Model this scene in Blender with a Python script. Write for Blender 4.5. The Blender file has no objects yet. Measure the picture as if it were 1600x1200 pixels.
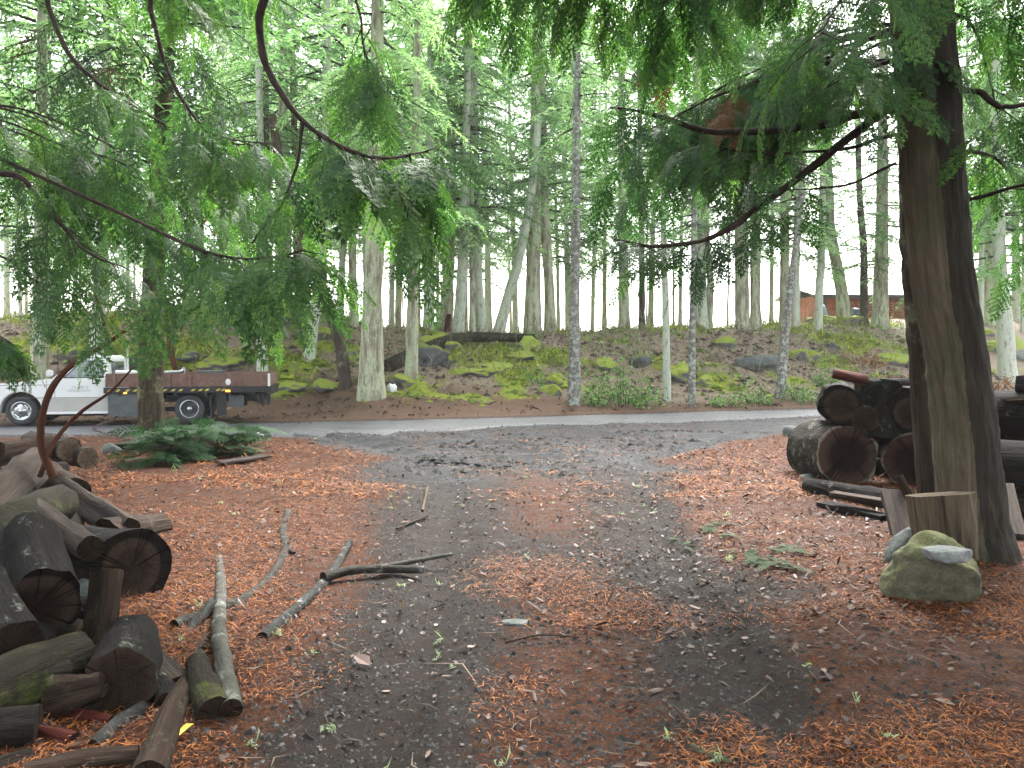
import bpy, bmesh, math, random
import numpy as np
from mathutils import Vector, Matrix, Euler
R = math.radians
rng = np.random.default_rng(7)
random.seed(7)
S = bpy.context.scene
COL = S.collection

# ------------------------------------------------------------------ camera, world, sun, exposure
F = 1232.0
CAMZ = 1.5
PITCH = R(2.14)
cam_d = bpy.data.cameras.new('camera'); cam = bpy.data.objects.new('camera', cam_d); COL.objects.link(cam)
cam.location = (0, 0, CAMZ); cam.rotation_euler = (R(90) - PITCH, 0, 0)
cam_d.sensor_width = 36; cam_d.lens = 36 * F / 1600; cam_d.clip_end = 600; cam_d.clip_start = 0.05
S.camera = cam
W = bpy.data.worlds.new('World'); S.world = W; W.use_nodes = True
wn, wl = W.node_tree.nodes, W.node_tree.links
sky = wn.new('ShaderNodeTexSky'); sky.sky_type = 'NISHITA'; sky.sun_disc = False
sky.sun_elevation = R(50); sky.sun_rotation = R(15); sky.dust_density = 4.0; sky.air_density = 1.0
hs = wn.new('ShaderNodeHueSaturation'); hs.inputs['Saturation'].default_value = 0.28
wl.new(sky.outputs[0], hs.inputs['Color']); wl.new(hs.outputs[0], wn['Background'].inputs[0])
wn['Background'].inputs[1].default_value = 0.15
sd = bpy.data.lights.new('sun', 'SUN'); so = bpy.data.objects.new('sun', sd); COL.objects.link(so)
sd.energy = 1.5; sd.angle = R(25); sd.color = (1, .97, .93)
so.rotation_euler = (R(40), 0, R(-15) + R(180))
S.view_settings.view_transform = 'Standard'; S.view_settings.look = 'None'
S.view_settings.gamma = 1; S.view_settings.use_curve_mapping = False
S.view_settings.exposure = 2.65
S.cycles.use_denoising = True
S.cycles.max_bounces = 7; S.cycles.diffuse_bounces = 4; S.cycles.glossy_bounces = 2
S.cycles.transmission_bounces = 4; S.cycles.transparent_max_bounces = 4
S.cycles.sample_clamp_indirect = 6

# ------------------------------------------------------------------ noise, terrain
def _h(i, j, k, s):
    n = (i * 374761393 + j * 668265263 + k * 2147483629 + s * 974634777) & 0xffffffff
    n = ((n ^ (n >> 13)) * 1274126177) & 0xffffffff
    n = ((n ^ (n >> 16)) * 2246822519) & 0xffffffff
    return ((n ^ (n >> 15)) & 0xffffff) / 8388608.0 - 1.0
def vn(P, s=0):
    P = np.asarray(P, float)
    I = np.floor(P).astype(np.int64); f = P - I; f = f * f * (3 - 2 * f)
    r = 0
    for a in (0, 1):
        for b in (0, 1):
            for c in (0, 1):
                w = (f[..., 0] if a else 1 - f[..., 0]) * (f[..., 1] if b else 1 - f[..., 1]) * (f[..., 2] if c else 1 - f[..., 2])
                r = r + w * _h(I[..., 0] + a, I[..., 1] + b, I[..., 2] + c, s)
    return r
def n2(x, y, sc, s=0, octv=1):
    r = 0; a = 1
    for o in range(octv):
        r = r + a * vn(np.stack([x * sc, y * sc, np.zeros_like(x) + .37], -1), s + o * 7); sc *= 2.03; a *= .5
    return r
def ss(a, b, x):
    t = np.clip((x - a) / (b - a), 0, 1); return t * t * (3 - 2 * t)
def yE(x): return np.interp(x, [-30, -14, -10, -5, 0, 8.6, 14, 40], [13.5, 15.8, 16.5, 17.4, 18.86, 22, 24, 33])
def yN(x): return np.interp(x, [-30, -9.5, -4, 0, 7.3, 14, 40], [14.0, 14.4, 14.6, 15.9, 18.8, 21.4, 31])
CRX = [-22, -16, -8, -6, -4.5, 0, 5, 8, 11.4, 17, 30]
CRZ = [2.3, 2.7, 3.12, 2.7, 2.4, 2.2, 2.42, 2.55, 2.78, 3.1, 3.3]
def moss_field(x, y):
    return n2(x, y * 1.25, .62, 31, 3)
def hgt(x, y, fine=True):
    x = np.asarray(x, float); y = np.asarray(y, float)
    s = np.interp(x, [-5.2, -3.6], [2.0, 0.0])
    d = y - yE(x) - s
    zc = np.interp(x, CRX, CRZ)
    L = 10.2 - s
    t = np.clip(d / L, 0, 1)
    h = np.interp(d, [0, 4], [0, .5]) * ss(0, 3, d)
    h = h + (zc - .5) * ss(.25, 1.05, t) ** .9
    back = np.clip(d - L - 1.5, 0, 60)
    keep = ss(8, 11, x)
    h = h - back * .16 * (1 - keep) - np.clip(back - 22, 0, 60) * .2 * keep
    hm = ss(1.5, 4.0, d)
    h = h + hm * (.10 * n2(x, y, .45, 3, 2) + .16 * np.clip(moss_field(x, y) - .05, 0, 1))
    if fine:
        h = h + hm * .09 * n2(x, y, 2.2, 5, 3) + ss(.2, 1.2, d) * .03 * n2(x, y, 1.6, 6, 3)
        flat = 1 - ss(-.3, .1, y - yN(x)) * (1 - ss(0, .4, y - yE(x)))
        near = (1 - ss(13, 15, y))
        h = h + flat * near * (.014 * n2(x, y, 3.1, 11, 3) + .02 * n2(x, y, .8, 12, 2))
        dr = drive(x, y)
        h = h + near * .05 * (1 - dr)
        tk = tracks(x, y); h = h - (1 - ss(14.5, 16, y)) * (.05 * tk - .09 * tk * (1 - np.clip(tk, 0, 1)) * (1 + n2(x, y, 3, 19, 2)))
        ap = ss(8.5, 10.5, y) * (1 - ss(14.5, 15.8, y)) * dr
        xx = x * .5 + y * .87
        h = h + ap * .085 * np.clip(n2(x * .55 - y * .2, y * 1.6 + x * .5, 1.5, 17, 2), -.6, 1)
    return h
def tracks(x, y):
    xl = np.interp(y, [0, 3, 5, 8, 11, 13, 15.5], [-.5, -.5, -.45, -.65, -1.3, -2.2, -4.2]); xr = np.interp(y, [0, 3, 5, 8, 11, 13, 15.5], [1.05, 1.1, 1.1, 1.3, 2.0, 3.0, 5.2])
    w = .22 + .03 * y * .4
    return np.exp(-((x - xl) / w) ** 2) + np.exp(-((x - xr) / w) ** 2)
def drive(x, y):
    """1 on the bare driveway, 0 on the litter beside it"""
    w = .30 * n2(x, y, .8, 21, 4)
    l = np.interp(y, [0, 3, 5, 7, 9, 11, 13, 15], [-1.0, -1.05, -1.15, -1.5, -2.0, -2.0, -2.9, -6.5])
    r = np.interp(y, [0, 3, 5, 7, 9, 11, 13, 15, 18], [1.45, 1.4, 1.7, 1.75, 2.0, 2.4, 3.2, 5.4, 7.5])
    return ss(-.5, .5, x - l + w * 1.6) * (1 - ss(-.55, .55, x - r + w * 1.6))
def ray(px, py):
    u = (px - 800) / F; v = (600 - py) / F
    return Vector((u, math.cos(PITCH) + v * math.sin(PITCH), -math.sin(PITCH) + v * math.cos(PITCH)))
def P(px, py, Y):
    r = ray(px, py); r = r * (Y / r.y); return Vector((r.x, r.y, r.z + CAMZ))
def Zp(px, py, z):
    r = ray(px, py); r = r * ((z - CAMZ) / r.z); return Vector((r.x, r.y, r.z + CAMZ))
def Gp(px, py, y0=1.5):
    r = ray(px, py); Y = np.arange(y0, 45, .02)
    X = r.x / r.y * Y; Zz = CAMZ + r.z / r.y * Y
    hh = hgt(X, Y)
    k = np.nonzero(Zz <= hh)[0]
    if len(k) == 0:
        k = [int(np.argmin(Zz - hh + (Y < 20) * 9 + (Y > 32) * 9))]
    k = k[0]; return Vector((X[k], Y[k], hh[k]))
def onG(x, y, dz=0): return Vector((x, y, float(hgt(np.array([x]), np.array([y]))[0]) + dz))

# ------------------------------------------------------------------ mesh builder
class Geo:
    def __init__(s): s.V = []; s.F3 = []; s.F4 = []; s.M3 = []; s.M4 = []; s.tc = []; s.var = []; s.n = 0; s.poly = []
    def add(s, V, Fc, mi=0, tc=None, var=0.5):
        V = np.asarray(V, float).reshape(-1, 3); Fc = np.asarray(Fc, np.int64)
        s.V.append(V); s.tc.append(V if tc is None else np.asarray(tc, float))
        s.var.append(np.full(len(V), var) if np.isscalar(var) else np.asarray(var, float))
        if Fc.size:
            if Fc.shape[1] == 3: s.F3.append(Fc + s.n); s.M3.append(np.full(len(Fc), mi))
            else: s.F4.append(Fc + s.n); s.M4.append(np.full(len(Fc), mi))
        s.n += len(V); return s
    def soup(s, T, var=0.5, mi=0):
        T = np.asarray(T); k = T.shape[1]
        v = var if np.isscalar(var) else np.repeat(var, k)
        return s.add(T.reshape(-1, 3), np.arange(len(T) * k).reshape(-1, k), mi, None, v)
    def mesh(s, name, mats, smooth=True):
        V = np.concatenate(s.V); tc = np.concatenate(s.tc); var = np.concatenate(s.var)
        F3 = np.concatenate(s.F3) if s.F3 else np.zeros((0, 3), int); F4 = np.concatenate(s.F4) if s.F4 else np.zeros((0, 4), int)
        M = np.concatenate([x for x in s.M3 + s.M4] or [np.zeros(0)]).astype(np.int32)
        me = bpy.data.meshes.new(name)
        me.vertices.add(len(V)); me.vertices.foreach_set('co', V.astype(np.float32).ravel())
        nl = F3.size + F4.size; nf = len(F3) + len(F4)
        me.loops.add(nl); me.polygons.add(nf)
        me.loops.foreach_set('vertex_index', np.concatenate([F3.ravel(), F4.ravel()]).astype(np.int32))
        st = np.concatenate([np.arange(len(F3)) * 3, F3.size + np.arange(len(F4)) * 4]).astype(np.int32)
        me.polygons.foreach_set('loop_start', st)
        me.polygons.foreach_set('material_index', M)
        me.polygons.foreach_set('use_smooth', np.full(nf, bool(smooth)))
        a = me.attributes.new('tc', 'FLOAT_VECTOR', 'POINT'); a.data.foreach_set('vector', tc.astype(np.float32).ravel())
        b = me.attributes.new('var', 'FLOAT', 'POINT'); b.data.foreach_set('value', var.astype(np.float32))
        me.update(calc_edges=True); me.validate()
        for m in (mats if isinstance(mats, (list, tuple)) else [mats]): me.materials.append(m)
        return me
    def build(s, name, mats, parent=None, smooth=True, loc=None):
        return link(name, s.mesh(name, mats, smooth), parent, loc)
def link(name, me, parent=None, loc=None):
    o = bpy.data.objects.new(name, me); COL.objects.link(o)
    if parent is not None: o.parent = parent
    if loc is not None: o.location = loc
    return o
def tag(o, label=None, cat=None, group=None, kind=None):
    if label: o['label'] = label
    if cat: o['category'] = cat
    if group: o['group'] = group
    if kind: o['kind'] = kind
    return o
def empty(name, loc=(0, 0, 0), rz=0):
    o = bpy.data.objects.new(name, None); COL.objects.link(o); o.location = loc; o.rotation_euler = (0, 0, rz); o.empty_display_size = .2
    return o
def catmull(pts, n):
    p = np.array([list(q) for q in pts], float)
    if len(p) == 2: t = np.linspace(0, 1, n)[:, None]; return p[0] * (1 - t) + p[1] * t
    q = np.vstack([2 * p[0] - p[1], p, 2 * p[-1] - p[-2]])
    t = np.linspace(0, len(p) - 1 - 1e-9, n); i = t.astype(int); f = (t - i)[:, None]
    a, b, c, d = q[i], q[i + 1], q[i + 2], q[i + 3]
    return .5 * (2 * b + (c - a) * f + (2 * a - 5 * b + 4 * c - d) * f ** 2 + (3 * b - a - 3 * c + d) * f ** 3)
def tube(path, radii, sides=10, amp=0., fr=3., seed=0, caps=False, rings=None, planes=()):
    """tapered, bark-displaced tube: V, quads, tube coordinates"""
    if rings is None: rings = max(len(path), 2)
    p = catmull(path, rings)
    r = np.interp(np.linspace(0, 1, rings), np.linspace(0, 1, len(radii)), radii)
    d = np.gradient(p, axis=0); d /= np.linalg.norm(d, axis=1)[:, None] + 1e-9
    u = np.cross(d[0], [0.13, 1, 0.07]); 
    if np.linalg.norm(u) < .1: u = np.cross(d[0], [1, 0, 0])
    u /= np.linalg.norm(u); U = []
    for k in range(rings):
        u = u - d[k] * np.dot(u, d[k]); u = u / (np.linalg.norm(u) + 1e-9); U.append(u)
    U = np.array(U); Vv = np.cross(d, U)
    a = np.linspace(0, 2 * np.pi, sides, endpoint=False)
    L = np.concatenate([[0], np.cumsum(np.linalg.norm(np.diff(p, axis=0), axis=1))])
    rm = r[:, None] * np.ones(sides)
    tc = np.stack([np.cos(a)[None] * rm, np.sin(a)[None] * rm, np.repeat(L[:, None], sides, 1)], -1)
    if amp:
        q = tc * np.array([fr, fr, fr * .22]) + seed * 3.7
        nz = np.abs(vn(q, seed)) * -1.2 + .5 + .5 * vn(q * np.array([2.3, 2.3, 2.3]), seed + 1)
        nz2 = vn(tc * np.array([1.2, 1.2, .8]) / max(r.max() * 2, .05) + seed, seed + 5)
        rr = rm + amp * nz + .12 * rm * nz2
    else: rr = rm
    for (pa, pd) in planes:
        cc = np.cos(a - pa)[None]; lim = np.where(cc > .05, pd * r[:, None] / np.maximum(cc, .05), 1e9)
        lim = lim * (1 + .07 * vn(tc / max(r.max(), .02) * np.array([2., 2., .5]) + seed, seed + 9)); rr = np.minimum(rr, lim)
    V = p[:, None] + U[:, None] * (np.cos(a)[None, :, None] * rr[..., None]) + Vv[:, None] * (np.sin(a)[None, :, None] * rr[..., None])
    k = np.arange(rings - 1)[:, None] * sides; j = np.arange(sides)[None]; j2 = (j + 1) % sides
    Q = np.stack([k + j, k + j2, k + sides + j2, k + sides + j], -1).reshape(-1, 4)
    return V.reshape(-1, 3), Q, tc.reshape(-1, 3)
def capdisc(V, sides, which, Q=None, dish=.0):
    """closing disc of a tube end, with its own ring coordinates"""
    ring = V[:sides] if which == 0 else V[-sides:]
    c = ring.mean(0); ax = V[sides:2 * sides].mean(0) - V[:sides].mean(0) if which == 0 else V[-2 * sides:-sides].mean(0) - V[-sides:].mean(0)
    ax = ax / np.linalg.norm(ax)
    e1 = ring[0] - c; e1 -= ax * e1.dot(ax); e1 /= np.linalg.norm(e1); e2 = np.cross(ax, e1)
    out = [c[None]]; 
    for f in (.35, .7, 1.0): out.append(c + (ring - c) * f)
    out = np.concatenate(out); rel = out - c
    tc = np.stack([rel @ e1, rel @ e2, np.zeros(len(out))], -1)
    rad = np.linalg.norm(tc[:, :2], axis=1)
    T = [[0, 1 + j, 1 + (j + 1) % sides] for j in range(sides)]
    Qd = []
    for b in range(2):
        o = 1 + b * sides
        Qd += [[o + j, o + sides + j, o + sides + (j + 1) % sides, o + (j + 1) % sides] for j in range(sides)]
    return out, np.array(T), np.array(Qd), tc

# ------------------------------------------------------------------ materials
def newmat(name):
    m = bpy.data.materials.new(name); m.use_nodes = True
    nt = m.node_tree; b = nt.nodes['Principled BSDF']; return m, nt, b
def N(nt, t, **k):
    n = nt.nodes.new(t)
    for a, v in k.items():
        if a.startswith('i_'): n.inputs[a[2:]].default_value = v
        else: setattr(n, a, v)
    return n
def ramp(nt, fac, stops, interp='LINEAR'):
    n = nt.nodes.new('ShaderNodeValToRGB'); n.color_ramp.interpolation = interp
    e = n.color_ramp.elements
    while len(e) < len(stops): e.new(.5)
    for q, (p, c) in zip(e, stops): q.position = p; q.color = (*c, 1) if len(c) == 3 else c
    nt.links.new(fac, n.inputs[0]); return n.outputs[0]
def gray(v): return (v, v, v)
def noise(nt, vec, scale, detail=4, rough=.6, dist=0):
    n = N(nt, 'ShaderNodeTexNoise'); n.inputs['Scale'].default_value = scale; n.inputs['Detail'].default_value = detail
    n.inputs['Roughness'].default_value = rough; n.inputs['Distortion'].default_value = dist
    if vec is not None: nt.links.new(vec, n.inputs['Vector'])
    return n.outputs[0]
def mix(nt, fac, a, b, mode='MIX'):
    n = N(nt, 'ShaderNodeMix', data_type='RGBA', blend_type=mode)
    for s, v in ((0, fac), (6, a), (7, b)):
        if isinstance(v, bpy.types.NodeSocket): nt.links.new(v, n.inputs[s])
        else: n.inputs[s].default_value = v if s == 0 else ((*v, 1) if len(v) == 3 else v)
    return n.outputs[2]
def attr(nt, name, out='Vector'):
    n = N(nt, 'ShaderNodeAttribute'); n.attribute_name = name; return n.outputs[out]
def math_(nt, op, a, b=None, c=None):
    n = N(nt, 'ShaderNodeMath', operation=op)
    for i, v in enumerate((a, b, c)):
        if v is None: continue
        if isinstance(v, bpy.types.NodeSocket): nt.links.new(v, n.inputs[i])
        else: n.inputs[i].default_value = v
    return n.outputs[0]
def bump(nt, b, h, strength=.5, dist=.02):
    n = N(nt, 'ShaderNodeBump'); n.inputs['Strength'].default_value = strength; n.inputs['Distance'].default_value = dist
    nt.links.new(h, n.inputs['Height']); nt.links.new(n.outputs[0], b.inputs['Normal'])
def vmap(nt, vec, sc):
    n = N(nt, 'ShaderNodeMapping'); n.inputs['Scale'].default_value = sc; nt.links.new(vec, n.inputs[0]); return n.outputs[0]
def posvec(nt):
    g = N(nt, 'ShaderNodeNewGeometry'); return g.outputs['Position']
def bark(name, dark, light, lichen=None, lam=.5, sc=9, lsc=3.0, rough=.85, z=.16, bs=.7, lz=1.0):
    m, nt, b = newmat(name); tc = attr(nt, 'tc'); rnd = N(nt, 'ShaderNodeObjectInfo').outputs['Random']
    off = N(nt, 'ShaderNodeVectorMath', operation='ADD'); nt.links.new(tc, off.inputs[0]); nt.links.new(rnd, off.inputs[1])
    q = vmap(nt, off.outputs[0], (1, 1, z))
    f = noise(nt, q, sc, 6, .7, .6); f2 = noise(nt, q, sc * 3.2, 5, .75)
    c = ramp(nt, f, [(.30, dark), (.52, tuple((a + d) / 2 for a, d in zip(dark, light))), (.72, light)])
    c = mix(nt, .75, c, ramp(nt, f2, [(.25, gray(.35)), (.6, gray(1.0)), (.8, gray(1.25))]), 'MULTIPLY')
    if lichen is not None:
        l = noise(nt, vmap(nt, off.outputs[0], (1, 1, lz)), lsc, 7, .75)
        lf = ramp(nt, l, [(.62 - lam * .3, gray(0)), (.72 - lam * .3, gray(1))])
        l2 = ramp(nt, noise(nt, tc, lsc * 6, 3, .7), [(.35, gray(.3)), (.6, gray(1))])
        c = mix(nt, mix(nt, 1, lf, l2, 'MULTIPLY'), c, lichen)
    nt.links.new(c, b.inputs['Base Color']); b.inputs['Roughness'].default_value = rough
    b.inputs['Specular IOR Level'].default_value = .10
    hh = mix(nt, .5, f, f2); bump(nt, b, hh, min(1, bs * 1.3), .05)
    return m
def foliage(name, c1, c2, c3, tr=.45, rough=.55, tmul=1.5):
    m, nt, b = newmat(name); v = attr(nt, 'var', 'Fac')
    rnd = N(nt, 'ShaderNodeObjectInfo').outputs['Random']
    v = math_(nt, 'ADD', v, math_(nt, 'MULTIPLY', math_(nt, 'SUBTRACT', rnd, .5), .25))
    c = ramp(nt, v, [(0, c1), (.5, c2), (1, c3)])
    nt.links.new(c, b.inputs['Base Color']); b.inputs['Roughness'].default_value = rough
    b.inputs['Specular IOR Level'].default_value = .35
    t = N(nt, 'ShaderNodeBsdfTranslucent')
    nt.links.new(mix(nt, 1, c, (tmul * 1.0, tmul * 1.15, tmul * .6), 'MULTIPLY'), t.inputs[0])
    x = N(nt, 'ShaderNodeMixShader'); x.inputs[0].default_value = tr
    nt.links.new(b.outputs[0], x.inputs[1]); nt.links.new(t.outputs[0], x.inputs[2])
    nt.links.new(x.outputs[0], nt.nodes['Material Output'].inputs[0]); return m
def plain(name, c, rough=.5, metal=0, var=.12, sc=8, bumpy=0, coat=0):
    m, nt, b = newmat(name)
    tcn = N(nt, 'ShaderNodeTexCoord').outputs['Object']
    f = noise(nt, tcn, sc, 5, .65)
    lo = tuple(max(0, x * (1 - var * 1.6)) for x in c); hi = tuple(min(1, x * (1 + var)) for x in c)
    nt.links.new(ramp(nt, f, [(.3, lo), (.7, hi)]), b.inputs['Base Color'])
    b.inputs['Roughness'].default_value = rough; b.inputs['Metallic'].default_value = metal
    b.inputs['Coat Weight'].default_value = coat
    if bumpy: bump(nt, b, noise(nt, tcn, sc * 4, 4), bumpy, .01)
    return m
def endgrain(name, core, mid, rim, rmax=.3, rough=.75):
    m, nt, b = newmat(name); tc = attr(nt, 'tc')
    d = N(nt, 'ShaderNodeVectorMath', operation='LENGTH'); nt.links.new(tc, d.inputs[0])
    nz = noise(nt, tc, 7, 5, .7)
    r = math_(nt, 'ADD', d.outputs['Value'], math_(nt, 'MULTIPLY', math_(nt, 'SUBTRACT', nz, .5), .12 * rmax))
    f = math_(nt, 'DIVIDE', r, rmax)
    c = ramp(nt, f, [(0, core), (.5, core), (.72, mid), (.86, mid), (.93, rim)])
    ringv = math_(nt, 'SINE', math_(nt, 'MULTIPLY', r, 420.0))
    c = mix(nt, .35, c, ramp(nt, math_(nt, 'MULTIPLY_ADD', ringv, .5, .5), [(0, gray(.55)), (1, gray(1.1))]), 'MULTIPLY')
    c = mix(nt, .8, c, ramp(nt, noise(nt, tc, 26, 6, .75), [(.3, gray(.45)), (.65, gray(1.1))]), 'MULTIPLY')
    nv = N(nt, 'ShaderNodeVectorMath', operation='NORMALIZE'); nt.links.new(tc, nv.inputs[0]); rnd = N(nt, 'ShaderNodeObjectInfo').outputs['Random']
    av = N(nt, 'ShaderNodeVectorMath', operation='ADD'); nt.links.new(nv.outputs[0], av.inputs[0]); nt.links.new(rnd, av.inputs[1])
    ck = noise(nt, av.outputs[0], 1.1, 2, .7); crack = ramp(nt, ck, [(.485, gray(1)), (.497, gray(.25)), (.503, gray(.25)), (.515, gray(1))])
    c = mix(nt, .7, c, crack, 'MULTIPLY')
    nt.links.new(c, b.inputs['Base Color']); b.inputs['Roughness'].default_value = .9; b.inputs['Specular IOR Level'].default_value = .08
    bump(nt, b, mix(nt, .6, noise(nt, tc, 45, 5, .7), crack), .9, .03)
    return m
M = {}
M['fir'] = bark('fir_bark', (.15, .125, .09), (.46, .42, .32), (.52, .58, .40), .6, 11, 6, z=.10, lz=.22)  # bark and lichen lightened in colour to make up for thin haze
M['fir_pale'] = bark('lichen_bark', (.20, .19, .15), (.50, .49, .40), (.60, .66, .54), .8, 10, 9, z=.12, lz=.35)
M['spot'] = bark('spotted_bark', (.10, .095, .08), (.32, .32, .28), (.55, .58, .52), .45, 10, 10)
M['dark'] = bark('dark_bark', (.035, .026, .02), (.13, .10, .075), (.20, .22, .14), .3, 8, 3)
M['red'] = bark('red_bark', (.05, .018, .012), (.17, .07, .04), None)
M['cedar'] = bark('cedar_bark', (.022, .017, .013), (.095, .07, .05), (.22, .24, .15), .42, 13, 2.0, z=.07)
M['cedar_left'] = bark('left_cedar_bark', (.022, .018, .013), (.12, .095, .065), (.22, .22, .12), .35, 14, 3.0, z=.09)
M['limb'] = bark('limb_bark', (.028, .02, .018), (.10, .07, .06), (.2, .23, .18), .12, 20, 9)
M['log'] = bark('log_bark', (.010, .008, .007), (.045, .035, .028), (.15, .17, .13), .2, 12, 5, .8)
M['log_black'] = bark('black_log_bark', (.005, .0045, .0045), (.022, .018, .016), (.20, .22, .18), .1, 10, 9, .8)
M['log_rough'] = bark('rough_log_bark', (.008, .007, .006), (.05, .042, .034), (.19, .20, .16), .28, 9, 7, .85, .35)
M['log_brown'] = bark('brown_wood', (.016, .010, .008), (.08, .05, .036), (.12, .13, .07), .2, 14, 4, .7, .08)
M['log_grey'] = bark('grey_wood', (.024, .019, .017), (.11, .083, .068), None, .3, 12, 4, .75, .07)
M['log_moss'] = bark('mossy_log_bark', (.012, .010, .008), (.045, .038, .025), (.065, .075, .02), .35, 9, 4)
M['log_red'] = bark('red_wood', (.05, .010, .008), (.14, .034, .026), None, .3, 12, 4, .7, .08)
M['alder'] = bark('alder_bark', (.035, .033, .027), (.115, .11, .095), (.27, .28, .25), .3, 9, 7, .75, .5, .4)
M['alder_dark'] = bark('dark_alder_bark', (.02, .018, .015), (.075, .068, .056), (.2, .21, .18), .25, 9, 8, .7, .5)
M['birch'] = bark('whitish_bark', (.016, .015, .014), (.07, .07, .065), (.42, .44, .42), .2, 8, 9, .75, .4)
M['split'] = bark('split_wood', (.022, .016, .011), (.22, .165, .11), None, .3, 12, 4, .7, .05)
M['end'] = endgrain('end_grain', (.030, .019, .014), (.052, .034, .025), (.012, .009, .007), .2)
M['end_big'] = endgrain('end_grain_big', (.022, .012, .010), (.085, .050, .038), (.30, .26, .21), .37)
M['end_big2'] = endgrain('end_grain_second', (.020, .011, .009), (.055, .028, .021), (.20, .16, .13), .33)
M['end_pale'] = endgrain('end_grain_pale', (.12, .085, .06), (.16, .12, .09), (.06, .045, .03), .15)
M['end_split'] = endgrain('end_grain_split', (.13, .10, .07), (.17, .135, .10), (.07, .05, .04), .24)
M['fol_fir'] = foliage('fir_needles', (.06, .12, .07), (.15, .25, .15), (.31, .42, .26), .5)
M['fol_pale'] = foliage('pale_needles', (.13, .24, .14), (.28, .43, .26), (.48, .60, .40), .52)
M['fol_cedar'] = foliage('cedar_sprays', (.020, .056, .022), (.052, .122, .036), (.15, .25, .06), .46)
M['fol_cedar_dark'] = foliage('dark_cedar_sprays', (.014, .040, .018), (.034, .085, .028), (.09, .16, .045), .42)
M['fol_cut'] = foliage('cut_sprays', (.012, .04, .014), (.026, .078, .022), (.065, .14, .04), .25, .75)
M['fol_brown'] = foliage('dead_sprays', (.10, .035, .015), (.17, .065, .025), (.22, .10, .04), .3, tmul=1.0)
M['lichen'] = foliage('hanging_lichen', (.20, .26, .17), (.28, .34, .22), (.38, .43, .28), .4)
M['fol_old'] = foliage('fallen_spray_leaves', (.012, .03, .012), (.028, .062, .022), (.06, .095, .035), .15, .85)
M['salal'] = foliage('shrub_leaves', (.07, .15, .04), (.15, .27, .08), (.33, .43, .19), .3)
M['bracken'] = foliage('dead_bracken', (.13, .05, .02), (.26, .12, .05), (.36, .19, .09), .3, tmul=1.0)
M['needle'] = foliage('fallen_needles', (.030, .009, .005), (.20, .054, .010), (.48, .165, .025), .1, .7, 1.0)
M['leaf'] = foliage('fallen_leaves', (.035, .018, .015), (.09, .055, .042), (.30, .22, .18), .1, .6, 1.0)
M['pebble'] = foliage('pebbles', (.014, .012, .011), (.034, .030, .028), (.13, .125, .12), 0, .6, 1.0)
M['moss_tuft'] = foliage('moss_tufts', (.09, .13, .014), (.21, .26, .025), (.40, .45, .06), .25, .8)

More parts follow.
